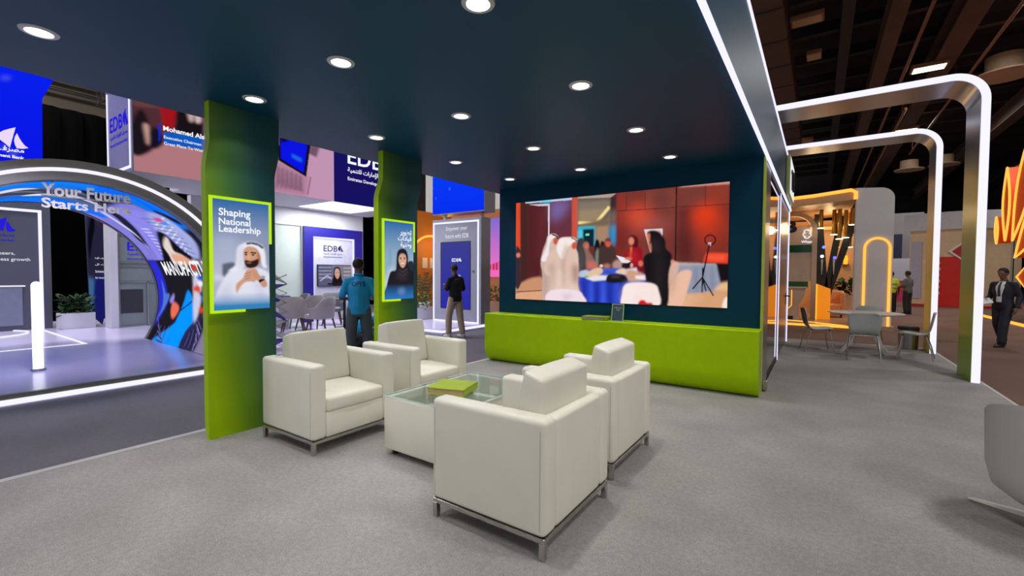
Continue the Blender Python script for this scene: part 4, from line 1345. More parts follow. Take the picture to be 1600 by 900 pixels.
# ------------------------------------------------------------ stand back wall with the framed logo and TV
b = NB(); box(b, -12.2, -12.0, 7.08, 9.13, 0.05, 3.23); box(b, -12.2, -12.0, 4.4, 7.08, 2.76, 3.23); box(b, -12.2, -12.0, 4.4, 4.9, 0.05, 2.76); box(b, -14.3, -12.2, 4.78, 4.9, 0.05, 3.2)
struct('wall_stand', b, M_STANDW, 'white back wall of the stand')
M_PALEG = mat('pale_green_frosted_glass', (196, 208, 200), 0.25, 0, 0.02, coat=0.3)
gp = thing('glass_partition', 'pale frosted glass partition left of the framed logo panel on the white wall', 'partition', (-12.05, 6.0, 0.05))
for y0_, y1_ in ((-1.09, 0.05), (0.06, 1.06)):
    b = NB(); box(b, -0.01, 0.01, y0_, y1_, 0, 2.70); obj('pane', b, M_PALEG, gp)
b = NB(); box(b, -0.02, 0.03, -1.1, 1.08, 2.70, 2.74); obj('rail', b, M_STEEL, gp)
for z in (1.30, 1.62):
    b = NB(); box(b, 0.01, 0.05, 0.0, 0.14, z, z + 0.05, 0.004, 1); obj('hinge', b, M_STEEL, gp)
fp = thing('framed_panel', 'royal blue framed white panel with a logo and halo light on the white wall', 'sign', (-12.0, 8.07, 0.05))
b = NB()
prism(b, [(-0.97, 0), (-0.97, 2.71), (0.97, 2.71), (0.97, 0), (0.70, 0), (0.70, 2.44), (-0.70, 2.44), (-0.70, 0)], 0.0, 0.10, 'x')
obj('frame', b, M_NAVYP, fp)
b = NB(); box(b, 0.0, 0.03, -0.66, 0.66, 0, 2.40); obj('white_panel', b, mat('pale_lilac_white', (188, 188, 206), 0.5), fp)
for q in ((-0.70, -0.65, 0.0, 2.44), (0.65, 0.70, 0.0, 2.44), (-0.65, 0.65, 2.39, 2.44)):
    b = NB(); box(b, 0.01, 0.045, *q); obj('led_line', b, M_LED, fp)
logo((0.034, -0.34, 2.03), FX, 0.64, M_INK, fp)
tv = thing('wall_television', 'wall television showing a woman with long dark hair, below the logo in the blue frame', 'television', (-11.97, 8.07, 1.06))
b = NB(); box(b, 0.0, 0.05, -0.56, 0.56, 0, 0.63, 0.006, 1); obj('casing', b, M_BLACK, tv)
p = Pic(130, 74, [(289, 337), (485, 340), (485, 462), (289, 458)], (120, 124, 150))
p.poly([(289, 337), (370, 338), (370, 460), (289, 460)], (92, 92, 124), 1)
for yy2 in (352, 372, 392, 412):
    p.line([(292, yy2), (366, yy2)], 6, (176, 178, 200), 0.8, 1)
p.line([(300, 430), (340, 400), (366, 420)], 6, (210, 212, 226), 0.8, 1)
p.poly([(430, 340), (485, 340), (485, 460), (430, 460)], (130, 120, 136), 1)
for yy2 in (356, 378, 400):
    p.line([(438, yy2), (484, yy2)], 7, (196, 184, 176), 0.8, 1)
p.blob([(372, 462), (376, 400), (380, 360), (398, 348), (416, 358), (424, 400), (430, 430), (446, 462)], (32, 22, 30), 1)
p.blob([(384, 390), (388, 364), (399, 358), (412, 368), (415, 396), (404, 420), (393, 414)], (214, 162, 146), 1)
p.line([(388, 384), (396, 383)], 3, (60, 40, 40)); p.line([(404, 383), (412, 385)], 3, (60, 40, 40)); p.line([(395, 406), (405, 406)], 3, (176, 80, 80))
p.poly([(342, 444), (442, 446), (442, 457), (342, 455)], (30, 30, 40))
p.put_on('screen_image', (0.0515, -0.545, 0.615), (0, 1.09, 0), (0, 0, -0.6), tv, 0.95)

# ------------------------------------------------------------ furniture on the stand
M_BEIGE = mat('pale_grey_upholstery', (166, 161, 160), 0.8, 0, 0.05, 40)
M_DGREY = mat('mid_grey_upholstery', (120, 120, 128), 0.8, 0, 0.05, 40)
M_WALNUT = mat('dark_walnut', (84, 58, 44), 0.5, 0, 0.2, 20)
def barrel(m, label, loc, rz, src=None):
    if src is not None:
        return dup(src, loc, rz, label)
    t = thing('barrel_chair', label, 'chair', loc, rz)
    bb = NB()
    n = 28
    rows = []
    for i in range(n + 1):
        f = -1 + 2 * i / n
        a = math.pi + f * math.radians(118)
        q_ = min(1, max(0, (abs(f) - 0.30) / 0.55)); top_ = 0.60 + 0.26 * (1 - q_ * q_ * (3 - 2 * q_))
        c, s = math.cos(a), math.sin(a)
        ring = []
        for r, z in ((0.25, 0.36), (0.285, 0.38), (0.31, 0.62), (0.315, top_ - 0.02), (0.295, top_), (0.27, top_ - 0.02), (0.255, 0.6), (0.245, 0.42)):
            ring.append(bb.verts.new((r * c, r * s * 0.98, z)))
        rows.append(ring)
    fs = []
    for A, B in zip(rows, rows[1:]):
        for j in range(8):
            fs.append(bb.faces.new((A[j], A[(j + 1) % 8], B[(j + 1) % 8], B[j])))
    fs += [bb.faces.new(rows[0]), bb.faces.new(rows[-1])]
    bmesh.ops.recalc_face_normals(bb, faces=fs)
    obj('shell', bb, m, t, 50)
    bb = NB(); box(bb, -0.2, 0.28, -0.235, 0.235, 0.36, 0.47, 0.035, 3); obj('seat', bb, m, t, True)
    for sx in (-1, 1):
        for sy in (-1, 1):
            bb = NB(); cyl(bb, (sx * 0.25, sy * 0.24, 0), (sx * 0.18, sy * 0.17, 0.37), 0.012, 0.024, 10); obj('leg', bb, M_WALNUT, t, True)
    return t
def face_to(dx, dy):
    return math.atan2(dy, dx)
bch = barrel(M_BEIGE, 'pale grey barrel chair with dark wooden legs, its back to us nearest the green pillar', (-9.95, 5.65, 0.05), face_to(-0.82, 0.57))
barrel(None, 'pale grey barrel chair turned sideways to the left, rightmost of the pale ones', (-9.33, 5.95, 0.05), face_to(-0.9, -0.45), bch)
barrel(None, 'pale grey barrel chair half hidden between the other two pale ones', (-10.28, 6.28, 0.05), face_to(-0.9, -0.2), bch)
gch = barrel(M_DGREY, 'mid grey barrel chair behind the pale chairs, in front of the frosted glass', (-11.0, 6.35, 0.05), face_to(-0.2, -0.95))
barrel(None, 'mid grey barrel chair behind the pale chairs, below the wall television', (-10.85, 7.25, 0.05), face_to(0.8, -0.6), gch)
rt = thing('cafe_table', 'dark round cafe table on a central column beside the man in blue', 'table', (-9.95, 7.0, 0.05))
b = NB(); lathe(b, [(0, 0.72), (0.33, 0.72), (0.34, 0.735), (0.33, 0.75), (0, 0.75)], 32); obj('tabletop', b, mat('dark_grey_tabletop', (84, 84, 92), 0.4), rt, True)
b = NB(); cyl(b, (0, 0, 0.02), (0, 0, 0.72), 0.035); obj('column', b, M_BLACK, rt, True)
b = NB(); lathe(b, [(0, 0.03), (0.24, 0.02), (0.25, 0.0), (0, 0)], 32); obj('base', b, M_BLACK, rt, True)
ct = thing('low_counter', 'low navy topped white counter in front of the frosted glass', 'counter', (-11.62, 5.95, 0.05))
b = NB(); box(b, -0.3, 0.3, -0.38, 0.38, 0.0, 0.66, 0.01, 2); obj('body', b, M_STANDW, ct)
b = NB(); box(b, -0.32, 0.32, -0.40, 0.40, 0.66, 0.80, 0.01, 2); obj('top', b, M_NAVYP, ct)
zr = thing('zigzag_rack', 'zigzag wire rack with purple and white facets beside the near green pillar', 'rack', (-8.25, 4.36, 0.05), face_to(0.88, -0.48))
b = NB()
P4 = []
for i in range(9):
    P4.append(((0.18 if i % 2 else -0.18), 0.17 * i))
for sx in (-1, 1):
    for yy2 in (-0.11, 0.11):
        tube(b, [(yy2, sx * x, z) for x, z in P4], 0.007, 6)
for x, z in P4:
    for sx in (-1, 1):
        cyl(b, (-0.11, sx * x, z), (0.11, sx * x, z), 0.006, n=6)
obj('wire_frame', b, mat('dark_wire', (60, 60, 84), 0.35, 0.6), zr)
for i in range(8):
    bb = NB()
    x0_, z0_ = P4[i]; x1_, z1_ = P4[i + 1]
    vs = [(-0.10, x0_, z0_), (0.10, x0_, z0_), (0.10, x1_, z1_)] if i % 2 else [(-0.10, x0_, z0_), (0.10, x1_, z1_), (-0.10, x1_, z1_)]
    t2 = [bb.verts.new(v) for v in vs] + [bb.verts.new((v[0], v[1], v[2] + 0.012)) for v in vs]
    for f in ((0, 1, 2), (5, 4, 3), (0, 3, 4, 1), (1, 4, 5, 2), (2, 5, 3, 0)):
        bb.faces.new([t2[j] for j in f])
    bmesh.ops.recalc_face_normals(bb, faces=bb.faces)
    merge(bb, prism(NB(), [(x0_, z0_ + 0.01), (x1_, z1_ - 0.01), (0.0, (z0_ + z1_) / 2 + 0.08)], -0.112, -0.10, 'x'))
    merge(bb, prism(NB(), [(x0_, z0_ + 0.01), (x1_, z1_ - 0.01), (0.0, (z0_ + z1_) / 2 + 0.08)], 0.10, 0.112, 'x'))
    obj('facet', bb, mat('purple_facet', (92, 80, 190), 0.4) if i % 3 == 0 else M_STANDW, zr)

# ------------------------------------------------------------ things seen through the tunnel
tp = thing('text_panel', 'grey upright panel outlined in white light, seen through the round arch at far left', 'sign', (-15.5, 0, 0.05))
M_SLATE = mat('slate_grey_panel', (84, 87, 100), 0.45, 0, 0.03, 2)
b = NB(); box(b, -0.3, 0.0, -2.2, 2.70, 0.0, 3.05); obj('panel', b, M_SLATE, tp)
for q in ((-2.0, 2.55, 2.80, 2.86), (2.49, 2.55, 0.0, 2.80)):
    b = NB(); box(b, 0.0, 0.03, *q, 0.004, 1); obj('led_line', b, M_LED, tp)
letters('For pioneers,', (0.006, 2.10, 1.75), FX, M_LETW, None, 0.10, 'RIGHT', tp, 0.01)
letters('driving business growth', (0.006, 2.345, 1.61), FX, M_LETW, None, 0.10, 'RIGHT', tp, 0.01)
emblem((0.006, 1.78, 2.30), FX, 0.34, M_BLUELIT, tp)
letters(AR_BANK, (0.006, 2.10, 2.18), FX, M_BLUELIT, None, 0.085, 'RIGHT', tp, 0.02, ar=True)
letters(EN_BANK, (0.006, 2.10, 2.08), FX, M_BLUELIT, None, 0.05, 'RIGHT', tp, 0.02)
b = NB(); box(b, 0.0, 0.02, -1.2, 2.2, 0.12, 1.02); obj('inset', b, mat('pale_slate_inset', (126, 132, 150), 0.35), tp)
b = NB(); box(b, 0.0, 0.03, -1.2, 2.25, 1.03, 1.06); obj('shelf_light', b, M_LED, tp)
lp = thing('light_column', 'short white glowing column standing on the glossy floor inside the arch', 'light', (-9.05, 1.42, 0.05))
b = NB(); cyl(b, (0, 0, 0.03), (0, 0, 1.2), 0.055, n=24); ball(b, (0, 0, 1.2), 0.055, n=16); obj('tube', b, glow('white_tube', (240, 242, 255), 1.6), lp, True)
b = NB(); cyl(b, (0, 0, 0), (0, 0, 0.03), 0.08, n=24); obj('base', b, M_STEEL, lp, True)
def floor_line(label, boxes):
    bb = NB()
    for q in boxes:
        box(bb, *q, 0.049, 0.056)
    return tag(obj('floor_light_line', bb, M_LED), label, 'light strip')
floor_line('white light line in the glossy floor running back towards the slate panel', [(-15.5, -11.68, 2.44, 2.50)])
floor_line('white light line across the glossy floor in front of the slate panel', [(-11.72, -11.66, -4.0, 2.50)])
b = NB(); tube(b, [(-15.0 + 0.9 * math.cos(2 * math.pi * i / 40), 1.35 + 0.85 * math.sin(2 * math.pi * i / 40), 0.053) for i in range(40)], 0.02, 6, True)
b.transform(Matrix.Translation((0, 0, 0.0)))
tag(obj('floor_light_ring', b, M_LED), 'white light ring in the glossy floor before the slate panel', 'light strip')

M_LEAF = mat('dark_leaf', (40, 74, 34), 0.6, 0, 0.3, 30)
M_LEAF2 = mat('mid_leaf', (70, 104, 40), 0.6, 0, 0.3, 30)
def foliage(n, sx, sy, sz, seed, ll=0.16):
    r = random.Random(seed)
    bb = NB()
    for i in range(n):
        x, y, z = r.uniform(-sx, sx), r.uniform(-sy, sy), r.uniform(0.0, sz)
        a = r.uniform(0, 6.28); e = r.uniform(-0.2, 1.2); L_ = ll * r.uniform(0.6, 1.2); w = L_ * 0.28
        d = Vector((math.cos(a) * math.cos(e), math.sin(a) * math.cos(e), math.sin(e)))
        sd = Vector((-math.sin(a), math.cos(a), 0)) * w
        p0 = Vector((x, y, z))
        vs = [bb.verts.new(v) for v in (p0, p0 + d * L_ * 0.5 + sd, p0 + d * L_ + Vector((0, 0, -0.2 * L_)), p0 + d * L_ * 0.5 - sd)]
        bb.faces.new(vs)
    return bb
def planter(label, loc, sx, sy, h, fh, m, leaf, seed, n=160, cat='planter', ll=0.18):
    t = thing('planter', label, cat, loc)
    bb = NB(); box(bb, -sx, sx, -sy, sy, 0, h, 0.01, 2); obj('box', bb, m, t)
    bb = foliage(n, sx * 0.95, sy * 0.95, fh, seed, ll); bb.transform(Matrix.Translation((0, 0, h - 0.03)))
    obj('foliage', bb, leaf, t)
    return t
planter('low white planter with dark shrubs in front of the black drape, seen through the arch', (-15.15, 3.05, 0.05), 0.2, 0.32, 0.38, 0.42, M_STANDW, M_LEAF, 4, 220)

bn = thing('banner', 'tall curved navy banner with a dark figure beside the glass door, seen through the arch', 'banner', (-15.6, 3.36, 0.04))
p = Pic(60, 150, [(460, 105), (605, 160), (600, 720), (470, 690)], (40, 44, 108))
p.vgrad((70, 70, 104), (30, 32, 128))
p.blob([(470, 120), (500, 110), (515, 160), (540, 200), (600, 180), (606, 330), (580, 420), (540, 460), (500, 480), (470, 480)], (50, 48, 78), 1)
p.blob([(470, 240), (486, 140), (498, 120), (506, 190), (490, 290), (476, 380)], (14, 14, 26), 1)
p.blob([(520, 150), (548, 140), (558, 190), (536, 200)], (70, 40, 50), 1)
p.poly([(570, 200), (606, 180), (600, 480), (560, 500)], (24, 40, 130), 3)
p.poly([(460, 480), (500, 500), (500, 690), (470, 690)], (80, 130, 190), 3)
p.poly([(500, 500), (600, 480), (590, 720), (500, 700)], (32, 34, 128), 3)
def bmap(u, v):
    y0_ = 0.0 + 0.05 * v; y1_ = 0.53 - 0.02 * v - 0.22 * np.clip((v - 0.6) / 0.4, 0, 1)
    return (0.10 * np.sin(math.pi * u) * (0.6 + 0.4 * v), y0_ + u * (y1_ - y0_), 2.86 - v * (2.86 - 0.3 + 0.28 * u))
obj('printed_face', p.mesh(bmap), picture_mat(0.55), bn, smooth='all')
b = NB(); prism(b, [(0.0, 2.86), (0.53, 2.86), (0.51, 1.15), (0.29, 0.0), (0.05, 0.30)], -0.06, -0.02, 'x'); obj('backing', b, M_SLATE, bn)
for s, z in ((AR_BANK[:10], 1.72), (AR_BANK[9:16], 1.56)):
    letters(s, (0.12, 0.40, z), FX, M_LETW, 0.26, 0.06, 'RIGHT', bn, 0.01, ar=True)
letters('Solutions', (0.12, 0.14, 1.38), FX, M_LETW, 0.22, 0.06, 'LEFT', bn, 0.01)
letters('for innovation', (0.12, 0.14, 1.22), FX, M_LETW, 0.27, 0.05, 'LEFT', bn, 0.01)
b = NB(); box(b, -14.75, -14.3, 3.50, 3.66, 0.05, 2.75, 0.01, 1)
ps = tag(obj('post', b, M_STANDW), 'white square post left of the glass door seen through the arch', 'post')
gd = thing('glass_door', 'glazed office front with a blue logo seen through the round arch', 'door', (-14.4, 3.67, 0.05))
b = NB(); box(b, -0.03, 0.0, 0.0, 1.08, 0.0, 2.7); obj('pane', b, mat('grey_green_glass', (128, 140, 138), 0.12, 0, 0.03, 2, coat=0.5), gd)
for q in ((0.0, 0.04, 0, 2.7), (0.58, 0.61, 0, 1.15), (1.04, 1.08, 0, 2.7)):
    b = NB(); box(b, 0.0, 0.03, *q); obj('mullion', b, M_STEEL, gd)
for z in (0.0, 1.12, 1.52, 1.62, 2.3, 2.66):
    b = NB(); box(b, 0.0, 0.03, 0.04, 1.04, z, z + 0.03); obj('transom', b, M_STEEL, gd)
b = NB(); box(b, 0.001, 0.012, 0.05, 0.5, 0.35, 0.95); obj('dark_screen', b, mat('dark_monitor', (52, 54, 60), 0.3), gd)
logo((0.008, 0.20, 1.93), FX, 0.8, M_BLUELIT, gd)

# ------------------------------------------------------------ kiosk on its own step, blue screen above
b = NB(); box(b, -13.0, -7.7, 8.19, 13.2, -0.08, 0.05)
struct('floor_kiosk', b, M_GLOSS, 'raised glossy floor under the grey kiosk')
strip('led_light_strip', 'white LED strip round the corner of the kiosk step', [(-7.7, -7.67, 8.16, 13.2, -0.03, 0.03), (-13.0, -7.67, 8.16, 8.19, -0.03, 0.03)])
kk = thing('info_kiosk', 'tall grey kiosk outlined in white light with an upright blue touch screen', 'kiosk', (-8.63, 9.765, 0.05))
b = NB(); box(b, -0.94, 0.92, 0.0, 0.42, 0.0, 2.98, 0.008, 1); obj('body', b, M_GREYP, kk)
for q in ((-0.90, -0.85, 0.0, 2.90), (0.79, 0.84, 0.0, 2.90), (-0.85, 0.79, 2.85, 2.90), (-0.85, 0.79, 0.0, 0.04)):
    b = NB(); box(b, q[0], q[1], -0.02, 0.0, q[2], q[3], 0.003, 1); obj('led_line', b, M_LED, kk)
letters('Empower your', (-0.39, -0.003, 2.61), FY, M_LETW, 0.80, 0.15, 'LEFT', kk, 0.008)
letters('future with EDB', (-0.42, -0.003, 2.42), FY, M_LETW, 0.88, 0.13, 'LEFT', kk, 0.008)
b = NB(); box(b, -0.60, 0.54, -0.012, 0.0, 0.38, 2.32); obj('screen_bezel', b, M_BLACK, kk)
p = Pic(40, 70, None, (60, 62, 150)); p.vgrad((64, 66, 150), (46, 46, 176)); p.put_on('screen_image', (-0.57, -0.0135, 2.30), (1.10, 0, 0), (0, 0, -1.90), kk, 0.9)
logo((-0.15, -0.0165, 1.74), FY, 0.36, M_TEXTW, kk, False)
letters('Start here', (-0.05, -0.0165, 1.32), FY, M_LETW, 0.24, 0.06, 'LEFT', kk)
b = NB(); box(b, 0.60, 0.67, -0.015, 0.0, 1.42, 1.50, 0.01, 1); obj('sensor', b, M_STEEL, kk)
hb = thing('blue_header_screen', 'plain bright blue LED screen on a grey box above the grey kiosk', 'screen', (-8.57, 9.765, 3.24))
b = NB(); box(b, -1.0, 0.96, 0.004, 0.5, -0.06, 1.8); obj('box', b, M_GREYP, hb)
for x in (-0.7, 0.7):
    b = NB(); box(b, x - 0.04, x + 0.04, 0.2, 0.28, -0.21, -0.06); obj('bracket', b, M_STEEL, hb)
p = Pic(60, 50, None, (6, 60, 244)); p.vgrad((4, 66, 246), (8, 46, 240))
for x, y in ((0.35, 0.62), (0.36, 0.45), (0.08, 0.74), (0.7, 0.55)):
    p.ell(x, y, 0.008, 0.008, (120, 160, 255), 0)
p.put_on('screen_image', (-0.99, 0.0, 1.8), (1.94, 0, 0), (0, 0, -1.83), hb, 1.0)

# orange arch set behind the kiosk
M_ORANGE = mat('orange_set_wall', (168, 98, 12), 0.6, 0, 0.05, 2)
b = NB(); box(b, -14.2, -14.0, 12.4, 16.2, -0.08, 4.1)
ow = thing('arched_backdrop', 'orange backdrop wall with a glowing arch left of the kiosk', 'backdrop', (-14.0, 14.0, -0.08))
ob = obj('wall', b, M_ORANGE, ow); ob.location = (14.0, -14.0, 0.08)
b = NB(); tube(b, [(0.04, 0.15 + 1.25 * math.cos(math.pi * i / 24), 1.9 + 1.25 * math.sin(math.pi * i / 24)) for i in range(25)], 0.05, 8); obj('arch_light', b, M_WARM, ow)
for y in (-0.35, 0.1):
    b = NB(); box(b, 0.0, 0.03, y, y + 0.3, 1.75, 2.2); obj('picture', b, mat('pale_print', (190, 180, 160), 0.6), ow)
L = bpy.data.lights.new('arch_lamp', 'POINT'); L.energy = 60; L.color = (1, 0.62, 0.22); L.shadow_soft_size = 0.2
lo = bpy.data.objects.new('arch_lamp', L); COL.objects.link(lo); lo.location = (-13.0, 14.2, 2.6)
planter('white planter with a bushy plant on the step left of the grey kiosk', (-10.05, 9.75, 0.05), 0.22, 0.42, 0.36, 0.45, M_STANDW, M_LEAF2, 9, 150)
def palm(label, loc, h, n, seed, m, pot=True, ll=0.9):
    r = random.Random(seed)
    t = thing('potted_palm', label, 'plant', loc)
    bb = NB(); lathe(bb, [(0, 0), (0.17, 0), (0.22, 0.38), (0.2, 0.38), (0.19, 0.34), (0, 0.34)], 20); obj('pot', bb, M_STANDW, t, True)
    bb = NB()
    for i in range(n):
        a = 2 * math.pi * i / n + r.uniform(-0.2, 0.2); e = r.uniform(0.5, 1.35); L_ = ll * r.uniform(0.8, 1.1)
        base = Vector((0.03 * math.cos(a), 0.03 * math.sin(a), 0.34))
        prev = None
        for k in range(9):
            u = k / 8
            pt = base + Vector((math.cos(a) * math.cos(e) * L_ * u, math.sin(a) * math.cos(e) * L_ * u, (h - 0.34) * math.sin(e) * (u - 0.35 * u * u) * 1.1))
            if prev is not None and k > 2:
                for sd in (-1, 1):
                    dr = (pt - prev).normalized()
                    nn = Vector((-math.sin(a), math.cos(a), 0)) * sd
                    tip = pt + nn * 0.20 * (1.2 - u) + dr * 0.10 + Vector((0, 0, -0.06))
                    bb.faces.new([bb.verts.new(v) for v in (pt, pt + dr * 0.03 + nn * 0.08, tip, pt - dr * 0.03 + nn * 0.06)])
            prev = pt
        tube(bb, [base + Vector((math.cos(a) * math.cos(e) * L_ * u, math.sin(a) * math.cos(e) * L_ * u, (h - 0.34) * math.sin(e) * (u - 0.35 * u * u) * 1.1)) for u in (0, .25, .5, .75, 1)], 0.008, 5)
    obj('fronds', bb, m, t)
    return t
palm('tall potted palm before the orange arched backdrop', (-11.6, 11.4, 0.05), 1.9, 11, 3, M_LEAF)

# pink skyline screen right of the kiosk
sk = thing('skyline_screen', 'pink sky and red skyline screen between the kiosk and the dark teal wall', 'screen', (-10.6, 14.4, -0.08))
b = NB(); box(b, -2.4, 2.0, 0.01, 0.2, 0.0, 4.1); obj('wall', b, mat('apricot_wall', (190, 120, 70), 0.6), sk)
p = Pic(110, 70, None, (200, 120, 200))
p.vgrad((126, 110, 214), (250, 120, 200))
for i in range(26):
    x = i / 26
    h = 0.10 + 0.09 * (0.5 + 0.5 * math.sin(i * 12.9898)) + (0.1 if i % 7 == 3 else 0)
    p.poly([(x, 0.88 - h), (x + 0.026, 0.88 - h), (x + 0.026, 0.88), (x, 0.88)], (206, 40, 84))
p.poly([(0, 0.88), (1, 0.88), (1, 1), (0, 1)], (246, 110, 190))
p.put_on('screen_image', (-2.3, 0.0, 3.75), (4.2, 0, 0), (0, 0, -2.35), sk, 0.95)
planter('low planter with leafy plants in front of the pink skyline screen', (-9.4, 12.6, 0.05), 0.4, 0.2, 0.45, 0.5, mat('apricot_planter', (176, 130, 100), 0.6), M_LEAF2, 12, 160)

for x, y, e_ in ((-10.4, 4.6, 90), (-14.0, 1.5, 170), (-10.5, -2.5, 90), (-10.4, 6.6, 90), (-8.8, 9.0, 40)):  # unseen lights added to brighten the glossy stand and kiosk
    L = bpy.data.lights.new('stand_flood', 'AREA'); L.shape = 'SQUARE'; L.size = 0.8; L.energy = e_; L.color = (0.86, 0.84, 1.0); L.spread = math.radians(110)
    lo = bpy.data.objects.new('stand_flood', L); COL.objects.link(lo); lo.location = (x, y, 8.8 if y < 8 else 3.15 + 4)

L = bpy.data.lights.new('arch_flood', 'AREA'); L.shape = 'RECTANGLE'; L.size = 1.2; L.size_y = 0.25; L.energy = 11; L.color = (0.78, 0.75, 1.0); L.spread = math.radians(62)
lo = bpy.data.objects.new('arch_flood', L); COL.objects.link(lo); lo.location = (-6.9, 1.3, 2.95)  # unseen light added to brighten the floor under the arch
lo.rotation_euler = (Vector((-9.9, 1.6, 0.0)) - lo.location).to_track_quat('-Z', 'Y').to_euler()
# ============================================================ RIGHT OF THE BOOTH
# ------------------------------------------------------------ two tall portal frames
def portal_steel(low=(160, 200, 20), mid=(226, 206, 60)):
    m = bpy.data.materials.new('steel_to_lime_finish')
    m.use_nodes = True
    nt = m.node_tree
    bs = nt.nodes['Principled BSDF']
    tc = nt.nodes.new('ShaderNodeTexCoord')
    sx = nt.nodes.new('ShaderNodeSeparateXYZ'); nt.links.new(tc.outputs['Object'], sx.inputs[0])
    mz = nt.nodes.new('ShaderNodeMapRange'); mz.inputs[1].default_value = 1.0; mz.inputs[2].default_value = 3.3
    nt.links.new(sx.outputs['Z'], mz.inputs[0])
    rp = nt.nodes.new('ShaderNodeValToRGB')
    e = rp.color_ramp.elements
    e[0].position = 0; e[0].color = rgba(low); e[1].position = 1; e[1].color = rgba((150, 150, 154))
    k = e.new(0.55); k.color = rgba(mid)
    nt.links.new(mz.outputs[0], rp.inputs[0]); nt.links.new(rp.outputs[0], bs.inputs['Base Color'])
    mr = nt.nodes.new('ShaderNodeMapRange'); mr.inputs[2].default_value = 1; mr.inputs[1].default_value = 0.78; mr.inputs[3].default_value = 0.0; mr.inputs[4].default_value = 0.95
    nt.links.new(mz.outputs[0], mr.inputs[0]); nt.links.new(mr.outputs[0], bs.inputs['Metallic'])
    bs.inputs['Roughness'].default_value = 0.3
    return m
M_PORTAL = portal_steel()
M_PORTALBACK = mat('portal_outer_skin', (70, 72, 84), 0.4, 0.5, 0.05)
def portal(label, y0, y1, M_PORTAL=M_PORTAL):
    xr, zt, th = 1.85, 4.24, 0.10
    t = thing('portal_frame', label, 'frame', (xr, y0, 0))
    def path(o):
        R = 0.40 - o
        P = [(-1.3, zt - o), (xr - 0.40, zt - o)]
        cx, cz = xr - 0.40, zt - 0.40
        for i in range(1, 13):
            a = math.radians(90 - 90 * i / 12)
            P.append((cx + R * math.cos(a), cz + R * math.sin(a)))
        P.append((xr - o, 0.0))
        return P
    off_ = Vector((-xr, -y0, 0))
    def band(oa, ob, ya, yb):
        A, B = path(oa), path(ob)
        bb = NB()
        R = [[bb.verts.new((p[0], y, p[1])) for p, y in ((a, ya), (b_, ya), (b_, yb), (a, yb))] for a, b_ in zip(A, B)]
        fs = []
        for Q, S in zip(R, R[1:]):
            for j in range(4):
                fs.append(bb.faces.new((Q[j], Q[(j + 1) % 4], S[(j + 1) % 4], S[j])))
        fs += [bb.faces.new(R[0]), bb.faces.new(R[-1])]
        bmesh.ops.recalc_face_normals(bb, faces=fs)
        return bb
    o = obj('inner_skin', band(th - 0.02, th, y0 + 0.012, y1), M_PORTAL, t, 30); o.location = off_
    o = obj('outer_skin', band(0.0, th - 0.02, y0 + 0.012, y1), M_PORTALBACK, t, 30); o.location = off_
    o = obj('led_face', band(0.006, th - 0.006, y0, y0 + 0.012), M_LED, t, 30); o.location = off_
    # the skins are finished in world height, so keep their own origin at the frame's foot
    return t
portal('nearer of the two tall steel portal frames with a glowing white front', 8.58, 9.32)
portal('farther of the two tall steel portal frames with a glowing front, by the round table', 11.36, 12.0, portal_steel((210, 190, 20), (250, 186, 30)))  # amber puts the orange light reflected on this frame into its finish

# ------------------------------------------------------------ round table, shell chairs, bin
M_SHELL = mat('pale_grey_plastic', (168, 174, 174), 0.42, 0, 0.02)
M_TABLEW = mat('white_table_laminate', (208, 204, 200), 0.35, 0, 0.02)
rt = thing('round_table', 'white round table with splayed flat legs, in front of the farther portal frame', 'table', (0.75, 10.94, 0))
b = NB(); lathe(b, [(0, 0.715), (0.50, 0.715), (0.59, 0.735), (0.595, 0.742), (0.59, 0.75), (0, 0.75)], 48); obj('tabletop', b, M_TABLEW, rt, True)
b = NB(); lathe(b, [(0, 0.70), (0.16, 0.70), (0.16, 0.715), (0, 0.715)], 24); obj('bracket', b, M_TABLEW, rt, True)
for i in range(4):
    a = math.radians(40 + 90 * i)
    d = Vector((math.cos(a), math.sin(a), 0)); s = Vector((-math.sin(a), math.cos(a), 0))
    b = NB()
    rows = []
    for r, z, w, tk in ((0.09, 0.705, 0.055, 0.02), (0.20, 0.42, 0.05, 0.018), (0.34, 0.14, 0.045, 0.016), (0.46, 0.0, 0.035, 0.014)):
        c = d * r + Vector((0, 0, z))
        rows.append([b.verts.new(c + s * w + d * tk), b.verts.new(c - s * w + d * tk), b.verts.new(c - s * w - d * tk), b.verts.new(c + s * w - d * tk)])
    for A, B in zip(rows, rows[1:]):
        for j in range(4):
            b.faces.new((A[j], A[(j + 1) % 4], B[(j + 1) % 4], B[j]))
    b.faces.new(rows[0]); b.faces.new(rows[-1])
    bmesh.ops.recalc_face_normals(b, faces=b.faces)
    obj('leg', b, M_TABLEW, rt)

